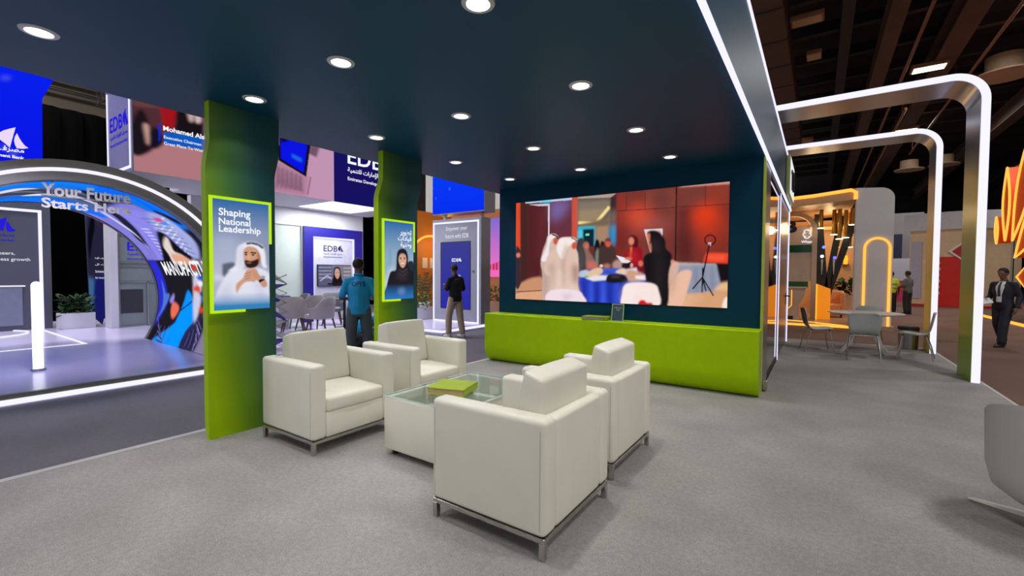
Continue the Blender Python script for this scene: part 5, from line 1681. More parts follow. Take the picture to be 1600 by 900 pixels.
def shell_bm(prof, wid, th=0.014, ns=13, curve=0.05):
    """Bent plastic shell: prof is (x,z) from seat front to back top, wid the half width along it."""
    bb = NB()
    n = len(prof)
    F, K = [], []
    for i, (x, z) in enumerate(prof):
        a, c = prof[max(i - 1, 0)], prof[min(i + 1, n - 1)]
        t = Vector((c[0] - a[0], 0, c[1] - a[1])).normalized()
        nrm = Vector((-t.z, 0, t.x)) * -1
        f, k = [], []
        for j in range(ns):
            u = -1 + 2 * j / (ns - 1)
            y = u * wid[i]
            lift = curve * (u * u) * (0.3 + 0.7 * i / n)
            p = Vector((x, y, z)) - nrm * lift * 0.6
            f.append(bb.verts.new(p)); k.append(bb.verts.new(p + nrm * th))
        F.append(f); K.append(k)
    fs = []
    for i in range(n - 1):
        for j in range(ns - 1):
            fs.append(bb.faces.new((F[i][j], F[i][j + 1], F[i + 1][j + 1], F[i + 1][j])))
            fs.append(bb.faces.new((K[i][j], K[i + 1][j], K[i + 1][j + 1], K[i][j + 1])))
        for j in (0, ns - 1):
            fs.append(bb.faces.new((F[i][j], F[i + 1][j], K[i + 1][j], K[i][j])))
    for i in (0, n - 1):
        for j in range(ns - 1):
            fs.append(bb.faces.new((F[i][j], F[i][j + 1], K[i][j + 1], K[i][j])))
    bmesh.ops.recalc_face_normals(bb, faces=fs)
    return bb
sc = thing('shell_chair', 'pale grey shell chair at the round table with its back to us', 'chair', (0, 0, 0), 0, 'shell chairs round the white table')
prof = [(0.22, 0.435), (0.20, 0.452), (0.14, 0.46), (0.04, 0.452), (-0.06, 0.445), (-0.13, 0.452), (-0.175, 0.485), (-0.198, 0.54), (-0.21, 0.61), (-0.222, 0.69), (-0.234, 0.76), (-0.242, 0.805), (-0.246, 0.825)]
wid = [0.17, 0.195, 0.21, 0.215, 0.215, 0.21, 0.205, 0.21, 0.222, 0.23, 0.228, 0.205, 0.16]
obj('shell', shell_bm(prof, wid), M_SHELL, sc, 'all')
for sx_ in (-1, 1):
    for sy_ in (-1, 1):
        b = NB(); tube(b, [(sx_ * 0.13, 0.0, 0.428), (sx_ * 0.14, sy_ * 0.15, 0.428), (sx_ * 0.155, sy_ * 0.185, 0.41), (sx_ * 0.20 - 0.02, sy_ * 0.215, 0.2), (sx_ * 0.24 - 0.02, sy_ * 0.235, 0.0)], 0.010, 8)
        obj('leg', b, M_CHROME, sc, True)
sc.location = (0.67, 9.86, 0); sc.rotation_euler = (0, 0, math.radians(88))
dup(sc, (0.02, 10.46, 0), math.radians(12), 'pale grey shell chair at the left side of the round table, seen from its side')
dup(sc, (1.42, 10.50, 0), math.radians(170), 'pale grey shell chair right of the round table, before the glowing portal frame')
dup(sc, (0.86, 11.75, 0), math.radians(262), 'pale grey shell chair behind the round table, mostly hidden by the tabletop')
wb = thing('waste_bin', 'grey cylindrical waste bin with a black lid beside the farther portal frame', 'bin', (1.50, 11.80, 0))
b = NB(); lathe(b, [(0, 0), (0.15, 0), (0.165, 0.40), (0.15, 0.40), (0, 0.38)], 28); obj('body', b, M_STEEL, wb, True)
b = NB(); lathe(b, [(0.168, 0.39), (0.172, 0.43), (0.15, 0.46), (0, 0.465)], 28); obj('lid', b, M_BLACK, wb, True)

# ------------------------------------------------------------ lounge chair cut by the right edge of the photo
lc = thing('swivel_chair', 'pale grey swivel tub chair with a white star foot at the right edge', 'chair', (1.205, 3.75, 0), math.radians(60))
b = NB()
rows = []
n = 32
for i in range(n + 1):
    f = -1 + 2 * i / n
    a = math.pi + f * math.radians(120)
    c, s = math.cos(a), math.sin(a)
    top_ = 0.53 + 0.235 * (0.5 + 0.5 * math.cos(min(1, abs(f) * 0.9) * math.pi)) ** 0.6
    ring = []
    for r, z in ((0.08, 0.17), (0.26, 0.18), (0.335, 0.24), (0.362, 0.36), (0.370, top_ - 0.02), (0.36, top_), (0.345, top_ - 0.012), (0.325, 0.40), (0.27, 0.30), (0.18, 0.27), (0.06, 0.26)):
        ring.append(b.verts.new((r * c, r * s, z)))
    rows.append(ring)
for A, B in zip(rows, rows[1:]):
    for j in range(11):
        b.faces.new((A[j], A[(j + 1) % 11], B[(j + 1) % 11], B[j]))
b.faces.new(rows[0]); b.faces.new(rows[-1])
bmesh.ops.recalc_face_normals(b, faces=b.faces)
obj('shell', b, mat('warm_grey_shell', (186, 184, 176), 0.45, 0, 0.02), lc, 50)
b = NB(); lathe(b, [(0, 0.30), (0.24, 0.31), (0.27, 0.34), (0.24, 0.40), (0, 0.41)], 28); obj('seat', b, M_SHELL, lc, True)
b = NB(); cyl(b, (0, 0, 0.05), (0, 0, 0.22), 0.035, n=20); obj('column', b, M_CHROME, lc, True)
for i in range(3):
    a = math.radians(140 - 60 + 120 * i)
    d = Vector((math.cos(a), math.sin(a), 0)); s = Vector((-math.sin(a), math.cos(a), 0))
    b = NB()
    rows = []
    for r, z, w, tk in ((0.03, 0.05, 0.03, 0.03), (0.25, 0.03, 0.024, 0.022), (0.45, 0.010, 0.014, 0.012), (0.48, 0.006, 0.006, 0.008)):
        c = d * r + Vector((0, 0, z))
        rows.append([b.verts.new(c + s * w), b.verts.new(c - s * w), b.verts.new(c - s * w * 0.8 + Vector((0, 0, tk))), b.verts.new(c + s * w * 0.8 + Vector((0, 0, tk)))])
    for A, B in zip(rows, rows[1:]):
        for j in range(4):
            b.faces.new((A[j], A[(j + 1) % 4], B[(j + 1) % 4], B[j]))
    b.faces.new(rows[0]); b.faces.new(rows[-1])
    bmesh.ops.recalc_face_normals(b, faces=b.faces)
    obj('foot', b, mat('white_foot', (226, 224, 216), 0.35), lc)

# ------------------------------------------------------------ the amber lit stand beyond the aisle
M_SAND = mat('sand_beige_panel', (214, 184, 156), 0.5, 0, 0.04, 2)
M_MARBLE = mat('beige_marble', (206, 182, 160), 0.25, 0, 0.10, 3)
M_GOLD = mat('brushed_gold', (190, 140, 60), 0.3, 0.9, 0.05)
M_CHAR = mat('charcoal_fin', (36, 38, 36), 0.5, 0, 0.08)
M_AMBER = glow('amber_glow', (255, 160, 40), 1.8)
M_PYLON = mat('white_pylon_paint', (206, 204, 206), 0.45, 0, 0.02)
b = NB(); box(b, -6.5, 1.75, 16.15, 23.0, -0.08, 0.04)
struct('floor_amber_stand', b, mat('sand_floor', (176, 146, 118), 0.3, 0, 0.05, 2), 'raised floor of the amber lit stand')
def amber(label, boxes):
    bb = NB()
    for q in boxes:
        box(bb, *q)
    return tag(obj('amber_light_strip', bb, M_WARM), label, 'light strip')
amber('amber light strip along the front edge of the sand coloured raised floor', [(-6.5, 0.84, 16.11, 16.15, -0.06, 0.0)])
b = NB(); 
seg = [(-1.6 + 0.25 * i, 16.75 - 0.02 * i - 0.012 * i * i) for i in range(10)]
tube(b, [(x, y, 0.045) for x, y in seg], 0.022, 6)
tag(obj('amber_light_strip', b, M_WARM), 'curved amber light line in the sand coloured floor before the counters', 'light strip')

pr = thing('canopy_frame', 'tall white pylon bending over into the roof of the amber lit stand', 'frame', (1.27, 16.3, -0.08))
b = NB()
path = [(1.70, -0.08), (1.70, 3.62)]
for i in range(1, 9):
    a = math.radians(90 * i / 8)
    path.append((1.38 + 0.32 * math.cos(a), 3.62 + 0.32 * math.sin(a)))
path += [(0.85, 3.98), (0.85, -0.08)]
prism(b, path, 16.3, 17.0, 'y')
o = obj('pylon', b, M_PYLON, pr, 30); o.location = (-1.27, -16.3, 0.08)
b = NB(); prism(b, [(0.85, 3.98), (0.85, 3.66), (-0.2, 3.58), (-1.0, 3.54), (-6.5, 3.5), (-6.5, 3.86), (-1.0, 3.86), (-0.2, 3.90)], 16.32, 20.5, 'y')
o = obj('roof', b, mat('sand_roof', (190, 150, 110), 0.5), pr); o.location = (-1.27, -16.3, 0.08)
b = NB(); tube(b, [(0.83, 16.28, 3.66), (0.83, 16.28, 3.86), (0.72, 16.28, 3.93), (0.4, 16.28, 3.90), (-0.2, 16.28, 3.84), (-1.0, 16.28, 3.80), (-3.0, 16.28, 3.79), (-6.4, 16.28, 3.79)], 0.05, 8)
o = obj('roof_light', b, M_WARM, pr, True); o.location = (-1.27, -16.3, 0.08)
b = NB()
pts = [(1.07, 16.28, 0.0), (1.07, 16.28, 2.24)] + [(1.35 - 0.28 * math.cos(math.pi * i / 16), 16.28, 2.24 + 0.28 * math.sin(math.pi * i / 16)) for i in range(1, 16)] + [(1.63, 16.28, 2.24), (1.63, 16.28, 0.0)]
tube(b, pts, 0.032, 8)
o = obj('arch_light', b, M_WARM, pr, True); o.location = (-1.27, -16.3, 0.08)
amber('amber light strip under the back of the stand roof, behind the hanging gold lamps', [(-3.0, 0.7, 19.6, 19.66, 3.1, 3.2)])
for xl, yl, e_ in ((-0.2, 17.6, 55), (-2.2, 18.5, 55), (0.4, 19.0, 40)):
    L = bpy.data.lights.new('stand_lamp', 'POINT'); L.energy = e_; L.color = (1, 0.68, 0.34); L.shadow_soft_size = 0.15
    lo = bpy.data.objects.new('stand_lamp', L); COL.objects.link(lo); lo.location = (xl, yl, 3.1)

gl0 = None
for x, y, zb, where in ((0.03, 17.35, 2.95, 'leftmost, beside the beige arch'), (0.37, 17.6, 2.75, 'longest of the left pair'), (0.51, 17.5, 2.60, 'lowest of the front ones'), (0.68, 17.85, 2.66, 'second lowest, right of the lowest'), (0.83, 17.5, 3.03, 'short one near the white pylon'), (0.45, 18.6, 2.40, 'deep inside over the charcoal fins'), (0.83, 18.8, 2.40, 'deep inside next to the white pylon')):
    lab = 'gold tube pendant lamp hanging in the amber stand, ' + where
    gl0 = thing('pendant_lamp', lab, 'lamp', (x, y, zb), 0, 'gold tube pendants in the amber stand')
    h = 3.55 - zb
    b = NB(); cyl(b, (0, 0, 0.02), (0, 0, h), 0.055, n=16); obj('tube', b, M_GOLD, gl0, True)
    b = NB(); lathe(b, [(0, 0.0), (0.095, 0.0), (0.095, 0.02), (0, 0.03)], 20); obj('lens', b, glow('pendant_lens', (255, 240, 210), 3.0), gl0, True)

ba = thing('beige_arch', 'beige portal arch with a lit crest and a big dark letter inside the amber stand', 'arch', (-0.7, 17.6, 0.04))
b = NB()
n = 16
outer = [(-0.06, 0)] + [(-0.72 + 0.66 * math.cos(math.radians(90 * i / 12)), 2.85 + 0.66 * math.sin(math.radians(90 * i / 12))) for i in range(13)] + [(-2.0, 3.51)]
inner = [(-2.0, 3.36)] + [(-0.72 + 0.52 * math.cos(math.radians(90 * i / 12)), 2.85 + 0.52 * math.sin(math.radians(90 * i / 12))) for i in range(12, -1, -1)] + [(-0.20, 0)]
prism(b, outer + inner, 17.5, 17.9, 'y')
o = obj('frame', b, M_SAND, ba, 30); o.location = (0.7, -17.6, 0)
letters('B', (-0.26, -0.02, 2.83), FY, M_BLACK, 0.34, 0.40, 'LEFT', ba, 0.06)
b = NB(); box(b, -1.3, 0.50, 0.0, 0.02, 2.42, 3.05); obj('sign_panel', b, M_SAND, ba)
b = NB()
for i in range(7):
    a = 2 * math.pi * i / 7
    tube(b, [(0.36 + 0.12 * math.cos(a + t) * (0.6 + 0.4 * math.sin(3 * t)), -0.03, 2.77 + 0.14 * math.sin(a + t)) for t in (0, 0.3, 0.6, 0.9, 1.2)], 0.014, 5)
obj('crest', b, M_TEXTW, ba)
letters('Whypn', (0.20, -0.02, 2.46), FY, M_TEXTW, 0.34, 0.10, 'LEFT', ba, 0.02)
b = NB(); box(b, -1.3, 0.50, 0.0, 0.12, 1.24, 2.18); obj('marble_wall', b, M_MARBLE, ba)
b = NB(); box(b, -1.3, 0.50, -0.02, 0.12, 2.18, 2.42); obj('green_glass_shelf', b, mat('dark_green_glass', (20, 84, 50), 0.15), ba)
b = NB(); box(b, -1.3, 0.42, -0.08, 0.12, 1.02, 1.22); obj('green_ledge', b, mat('green_ledge_paint', (24, 96, 46), 0.3), ba)
p = Pic(20, 30, None, (120, 150, 220)); p.vgrad((150, 170, 236), (100, 130, 210)); p.put_on('screen_image', (-0.6, -0.012, 2.02), (0.44, 0, 0), (0, 0, -0.78), ba, 0.9)

cn = thing('reception_counter', 'beige marble reception counter with an amber lit notch in the arch of the amber stand', 'counter', (-0.75, 16.92, 0.04))
b = NB(); prism(b, [(-0.6, 0.0), (-0.6, 1.0), (0.42, 1.0), (0.36, 0.7), (0.22, 0.45), (0.28, 0.0)], 0.0, 0.5, 'y'); obj('body', b, M_MARBLE, cn)
b = NB(); box(b, -0.65, 0.45, -0.04, 0.54, 1.0, 1.05, 0.01, 2); obj('top', b, M_SAND, cn)
b = NB(); tube(b, [(0.05, -0.01, 0.95), (0.05, -0.01, 0.45), (-0.15, -0.01, 0.25), (-0.15, -0.01, 0.02)], 0.012, 6); obj('light_line', b, M_WARM, cn)
b = NB(); box(b, -0.28, 0.1, -0.01, 0.0, 0.0, 0.12); obj('kick_plate', b, M_CHAR, cn)

oc = thing('glowing_counter', 'amber lit box counter under the charcoal fins', 'counter', (0.14, 17.6, 0.04))
b = NB(); prism(b, [(-0.17, 0.0), (-0.17, 1.14), (0.19, 0.98), (0.19, 0.0)], 0.0, 0.4, 'y'); obj('body', b, mat('amber_translucent_front', (240, 150, 50), 0.4, 0, 0.05, 2, emit=(255, 150, 20), estr=0.55), oc)
b = NB(); box(b, -0.2, -0.17, -0.02, 0.02, 0.0, 1.14); obj('edge_light', b, M_AMBER, oc)
fins = thing('fin_sculpture', 'charcoal slanted fins fanning up from the amber lit counter', 'sculpture', (0.36, 18.02, 0.04))
for P in ([(-0.45, 0.98), (-0.52, 3.45), (-0.30, 3.45), (-0.10, 1.02)], [(-0.20, 0.98), (-0.05, 2.2), (0.12, 3.3), (0.30, 3.3), (0.02, 1.4), (-0.02, 0.96)], [(-0.06, 0.6), (0.0, 1.5), (0.40, 3.1), (0.62, 3.1), (0.04, 0.98)]):
    b = NB(); prism(b, P, 0.0, 0.14, 'y'); obj('fin', b, M_CHAR, fins)
for i, (x, z, cc) in enumerate(((-0.28, 2.05, (240, 246, 255)), (-0.24, 2.35, (80, 110, 255)), (0.06, 2.0, (90, 80, 255)))):
    b = NB(); ball(b, (x, -0.03, z), 0.05, 0.03, 0.05, 10); obj('spot_light', b, glow('spot_%d' % i, cc, 3.0), fins)
for x in (-0.28, 0.04):
    b = NB(); cyl(b, (x, -0.01, 1.45), (x, -0.01, 1.95), 0.008, 0.035, 8); obj('glass_cone', b, mat('pale_glass_cone', (220, 225, 225), 0.2), fins)

b = NB(); box(b, -3.5, 1.6, 20.4, 20.6, 0.04, 3.5)
struct('wall_amber_stand', b, mat('peach_wall', (224, 178, 130), 0.6, 0, 0.03, 2), 'peach back wall of the amber lit stand')
M_PEACH = mat('peach_upholstery', (226, 170, 126), 0.8, 0, 0.05)
pc = thing('tub_chair', 'peach tub armchair on the amber lit stand left of the tall planter', 'armchair', (0.40, 18.9, 0.04))
b = NB(); box(b, -0.3, 0.3, -0.3, 0.3, 0.1, 0.45, 0.06, 3); obj('seat', b, M_PEACH, pc, True)
b = NB(); box(b, -0.36, -0.24, -0.34, 0.3, 0.1, 0.85, 0.05, 3); obj('arm', b, M_PEACH, pc, True)
b = NB(); box(b, 0.24, 0.36, -0.34, 0.3, 0.1, 0.85, 0.05, 3); obj('arm', b, M_PEACH, pc, True)
b = NB(); box(b, -0.34, 0.34, 0.24, 0.36, 0.1, 0.9, 0.05, 3); obj('back', b, M_PEACH, pc, True)
for sx_ in (-1, 1):
    for sy_ in (-1, 1):
        b = NB(); cyl(b, (sx_ * 0.26, sy_ * 0.26, 0), (sx_ * 0.26, sy_ * 0.26, 0.1), 0.02, n=8); obj('leg', b, M_CHAR, pc)
planter('tall sand planter with a leafy plant beside the white pylon of the amber stand', (0.86, 19.75, 0.04), 0.3, 0.18, 0.75, 0.45, M_SAND, M_LEAF, 21, 70, 'planter', 0.36)
wl = thing('table_lamp', 'small glowing lamp on a bracket on the peach wall above the planter', 'lamp', (0.8, 20.3, 1.85))
b = NB(); lathe(b, [(0.0, 0.0), (0.12, 0.0), (0.12, 0.02), (0, 0.02)], 16); obj('bracket', b, M_GOLD, wl)
b = NB(); lathe(b, [(0.05, 0.02), (0.07, 0.2), (0.04, 0.34), (0, 0.34)], 16); obj('shade', b, M_AMBER, wl, True)

# ------------------------------------------------------------ far stands
M_FARG = mat('far_grey_wall', (150, 148, 152), 0.6, 0, 0.06, 1)
b = NB(); box(b, 1.5, 5.4, 38, 40, -0.08, 5.5); box(b, 2.6, 3.5, 37.6, 38, -0.08, 3.2)
tag(obj('exhibit_wall', b, M_FARG), 'pale grey exhibit wall far back beyond the white pylon', 'wall')
b = NB(); box(b, 3.7, 4.3, 37.2, 37.9, -0.08, 4.1)
tag(obj('navy_tower', b, mat('far_navy_tower', (32, 34, 66), 0.6)), 'dark navy exhibit tower far back in front of the grey exhibit wall', 'tower')
b = NB(); box(b, 2.9, 3.4, 37.3, 37.55, -0.08, 2.4)
tag(obj('yellow_poster', b, mat('olive_poster', (150, 150, 96), 0.6)), 'olive yellow poster far back left of the navy exhibit tower', 'poster')
rw = thing('red_cream_stand', 'curved cream and red exhibit stand far back between the portal columns', 'stand', (5.75, 33.0, -0.08))
def arcwall(r, z0, z1, a0, a1, th):
    bb = NB(); n = 18
    R = []
    for i in range(n + 1):
        a = math.radians(a0 + (a1 - a0) * i / n)
        R.append([bb.verts.new(((r + t) * math.cos(a), (r + t) * math.sin(a), z)) for t, z in ((0, z0), (th, z0), (th, z1), (0, z1))])
    for A, B in zip(R, R[1:]):
        for j in range(4):
            bb.faces.new((A[j], A[(j + 1) % 4], B[(j + 1) % 4], B[j]))
    bb.faces.new(R[0]); bb.faces.new(R[-1])
    bmesh.ops.recalc_face_normals(bb, faces=bb.faces)
    return bb
obj('wall', arcwall(2.6, 0.12, 3.9, 226, 330, 0.06), mat('cream_wall', (226, 196, 160), 0.6), rw, 40)
obj('lilac_panel', arcwall(2.67, 0.4, 3.3, 228, 238, 0.02), mat('lilac_panel', (186, 180, 200), 0.6), rw, 40)
obj('red_panel', arcwall(2.67, 0.12, 2.5, 246, 275, 0.02), mat('signal_red_panel', (216, 30, 12), 0.5), rw, 40)
obj('red_base', arcwall(2.68, 0.0, 0.12, 226, 330, 0.05), mat('red_base', (200, 36, 40), 0.5), rw, 40)
obj('canopy_ring', arcwall(2.75, 3.85, 4.7, 222, 330, 0.1), mat('white_ring', (206, 206, 214), 0.5), rw, 40)
for i in range(6):
    b = NB(); a = math.radians(252)
    ball(b, (2.71 * math.cos(a) + 0.02 * (i % 2), 2.71 * math.sin(a), 2.2 - 0.3 * i), 0.07, 0.02, 0.09, 8); obj('white_mark', b, mat('white_mark', (240, 235, 230), 0.5), rw)
dm = thing('diamond_sign', 'red diamond sign with a white edge above the red panel far back', 'sign', (5.72, 30.24, 2.68))
b = NB(); prism(b, [(-0.5, 0), (0, 0.45), (0.5, 0), (0, -0.45)], 0.0, 0.06, 'y'); obj('edge', b, mat('white_edge', (240, 235, 235), 0.5), dm)
b = NB(); prism(b, [(-0.38, 0), (0, 0.34), (0.38, 0), (0, -0.34)], -0.02, 0.0, 'y'); obj('face', b, mat('deep_red', (190, 30, 40), 0.5), dm)
pcl = thing('pink_counter', 'low pink and white counter far back behind the man in grey', 'counter', (4.5, 35.5, -0.08))
b = NB(); box(b, -1.2, 0.6, 0.0, 0.5, 0.0, 1.25); obj('front', b, mat('deep_pink', (200, 60, 90), 0.5), pcl)
b = NB(); box(b, -1.2, 0.6, -0.02, 0.52, 1.25, 2.6); obj('screen', b, mat('pale_lilac_panel', (196, 196, 214), 0.5), pcl)

# ------------------------------------------------------------ orange petal exhibit
M_PETAL = mat('deep_orange_skin', (226, 84, 14), 0.5, 0, 0.05, 2, emit=(255, 80, 5), estr=0.12)
pe = thing('petal_sculpture', 'big glowing orange petal sculpture on poles behind the man in the dark suit', 'sculpture', (5.6, 22.0, -0.08))
def petal(pts, name='petal'):
    q = [(y - 22.0, z + 0.08) for y, z in pts]
    bb = NB(); prism(bb, q, -0.1, 0.25, 'x')
    pt = obj(name, bb, M_PETAL, pe)
    bb = NB(); tube(bb, [(-0.12, y, z) for y, z in q], 0.035, 6, True); obj('edge_light', bb, M_WARM, pt)
def leaf(b0, b1, bulge, n=9):
    (y0, z0), (y1, z1) = b0, b1
    dy, dz = y1 - y0, z1 - z0
    L_ = math.hypot(dy, dz); ny, nz = -dz / L_, dy / L_
    A = [(y0 + dy * t + ny * bulge * math.sin(math.pi * t), z0 + dz * t + nz * bulge * math.sin(math.pi * t)) for t in [i / n for i in range(n + 1)]]
    B = [(y0 + dy * t - ny * bulge * math.sin(math.pi * t), z0 + dz * t - nz * bulge * math.sin(math.pi * t)) for t in [i / n for i in range(n, -1, -1)]]
    return A + B[1:-1]
petal(leaf((23.25, 2.75), (23.3, 5.35), 0.35))
petal(leaf((22.5, 2.7), (20.6, 6.6), 0.62))
petal(leaf((22.2, 2.1), (19.0, 4.6), 0.55))
petal([(21.95, 1.45), (20.9, 1.95), (19.8, 1.45), (20.9, 0.95)], 'diamond_petal')
petal(leaf((24.2, 2.7), (24.3, 3.7), 0.15))
b = NB(); box(b, 0.3, 0.5, 0.4, 2.3, 2.9, 5.6); obj('back_panel', b, M_PETAL, pe)
for y, z in ((23.3, 2.9), (21.0, 2.9), (21.6, 1.4)):
    b = NB(); cyl(b, (0.1, y - 22, 0), (0.1, y - 22, z), 0.04, n=10); obj('pole', b, M_STEEL, pe)
amber('amber light strip along the floor edge of the orange petal exhibit', [(5.2, 5.26, 19.0, 26.0, -0.08, 0.0)])
def hedge(label, loc, sx, sy, h, seed, n):
    t = thing('hedge', label, 'plant', loc)
    bb = NB(); box(bb, -sx, sx, -sy, sy, 0, 0.4, 0.02, 2); obj('trough', bb, M_CHAR, t)
    bb = foliage(n, sx, sy, h - 0.4, seed, 0.4); bb.transform(Matrix.Translation((0, 0, 0.4))); obj('foliage', bb, M_LEAF, t)
hedge('dark leafy hedge in a trough below the orange petals', (6.9, 22.5, -0.08), 0.3, 2.8, 2.6, 31, 420)
# ============================================================ PEOPLE
from mathutils.bvhtree import BVHTree
def remesh(bm, voxel, smooth=4):
    me = bpy.data.meshes.new('body'); bm.to_mesh(me); bm.free()
    o = bpy.data.objects.new('body', me); COL.objects.link(o)
    m = o.modifiers.new('r', 'REMESH'); m.mode = 'VOXEL'; m.voxel_size = voxel
    s = o.modifiers.new('s', 'SMOOTH'); s.iterations = smooth; s.factor = 0.5
    dg = bpy.context.evaluated_depsgraph_get(); dg.update()
    out = bpy.data.meshes.new_from_object(o.evaluated_get(dg))
    bpy.data.objects.remove(o)
    return out
def limb(bm, pts, n=12):
    """Tapered limb through (point, radius) joints."""
    P = [Vector(p) for p, r in pts]
    for (a, ra), (c, rc) in zip(pts, pts[1:]):
        cyl(bm, a, c, ra, rc, n)
    for p, r in pts:
        ball(bm, p, r * 0.99, n=n)
def slab(bm, rows, n=20):
    """Closed loft of ellipses: (centre, rx, ry, yaw)."""
    R = []
    for c, rx, ry, yaw in rows:
        R.append([bm.verts.new((c[0] + rx * math.cos(t) * math.cos(yaw) - ry * math.sin(t) * math.sin(yaw),
                                c[1] + rx * math.cos(t) * math.sin(yaw) + ry * math.sin(t) * math.cos(yaw), c[2]))
                  for t in [2 * math.pi * j / n for j in range(n)]])
    fs = []
    for A, B in zip(R, R[1:]):
        for j in range(n):
            fs.append(bm.faces.new((A[j], A[(j + 1) % n], B[(j + 1) % n], B[j])))
    fs.append(bm.faces.new(R[0])); fs.append(bm.faces.new(R[-1]))
    bmesh.ops.recalc_face_normals(bm, faces=fs)
def hand(bm, wrist, direction, palm, side, curl=0.5, k=1.0):
    """Palm, four bent fingers of different length and a thumb from the side of the palm."""
    W = Vector(wrist); D = Vector(direction).normalized(); N = Vector(palm).normalized()
    N = (N - D * N.dot(D)).normalized(); S = D.cross(N) * side
    limb(bm, [(W, 0.024 * k), (W + D * 0.03 * k, 0.024 * k)], 10)
    for u in (-0.026, -0.009, 0.009, 0.026):
        limb(bm, [(W + D * 0.02 * k + S * u * 0.7 * k, 0.014 * k), (W + D * 0.085 * k + S * u * k, 0.0125 * k)], 8)
    for u, L_ in ((-0.029, 0.062), (-0.010, 0.075), (0.010, 0.080), (0.029, 0.072)):
        p = W + D * 0.085 * k + S * u * k
        pts = [(p, 0.0098 * k)]
        d = D.copy()
        for q in (0.42, 0.33, 0.25):
            d = (d + N * curl * 0.75).normalized()
            p = p + d * L_ * q * k
            pts.append((p, 0.0088 * k))
        limb(bm, pts, 8)
    p = W + D * 0.03 * k + S * 0.03 * k
    d = (D * 0.6 + S * 0.7 + N * 0.35).normalized()
    limb(bm, [(p, 0.013 * k), (p + d * 0.035 * k, 0.0115 * k), (p + d * 0.035 * k + (D * 0.8 + N * 0.5).normalized() * 0.03 * k, 0.009 * k)], 8)
def head(bm, c, yaw, pitch=0.0, k=1.0):
    M = Matrix.Translation(Vector(c)) @ Matrix.Rotation(yaw, 4, 'Z') @ Matrix.Rotation(pitch, 4, 'Y') @ Matrix.Scale(k, 4)
    t = NB()
    ball(t, (-0.008, 0, 0.018), 0.094, 0.076, 0.100, 20)
    ball(t, (0.022, 0, -0.045), 0.064, 0.056, 0.066, 16)
    ball(t, (0.055, 0, -0.088), 0.026, 0.030, 0.020, 10)
    cyl(t, (0.080, 0, 0.018), (0.103, 0, -0.022), 0.008, 0.014, 8); ball(t, (0.100, 0, -0.024), 0.014, 0.016, 0.011, 8)
    ball(t, (0.078, 0, 0.034), 0.016, 0.050, 0.010, 10)
    ball(t, (0.080, 0, -0.058), 0.010, 0.024, 0.006, 8); ball(t, (0.079, 0, -0.068), 0.010, 0.020, 0.007, 8)
    for s in (-1, 1):
        ball(t, (0.074, s * 0.030, 0.012), 0.012, 0.014, 0.008, 8)
        ball(t, (-0.004, s * 0.078, -0.006), 0.018, 0.009, 0.030, 10)
        ball(t, (0.055, s * 0.040, -0.022), 0.020, 0.018, 0.020, 8)
    merge(bm, t, M)
    return M
def hair_bm(M, beard=False):
    t = NB()
    ball(t, (-0.014, 0, 0.026), 0.101, 0.085, 0.106, 40)
    # trim to a hairline: pull in what would cover the face, the ears and the neck
    for v in t.verts:
        x, y, z = v.co
        edge = 0.055 + 0.35 * max(0.0, z - 0.075)
        low = -0.055 if x < -0.04 else (-0.055 + (x + 0.04) * 0.55)
        if (x > edge and z < 0.10) or z < low or (z < 0.02 and x > 0.012):
            v.co = Vector((x * 0.6, y * 0.6, max(z, low) * 0.6))
    t.transform(M)
    return t

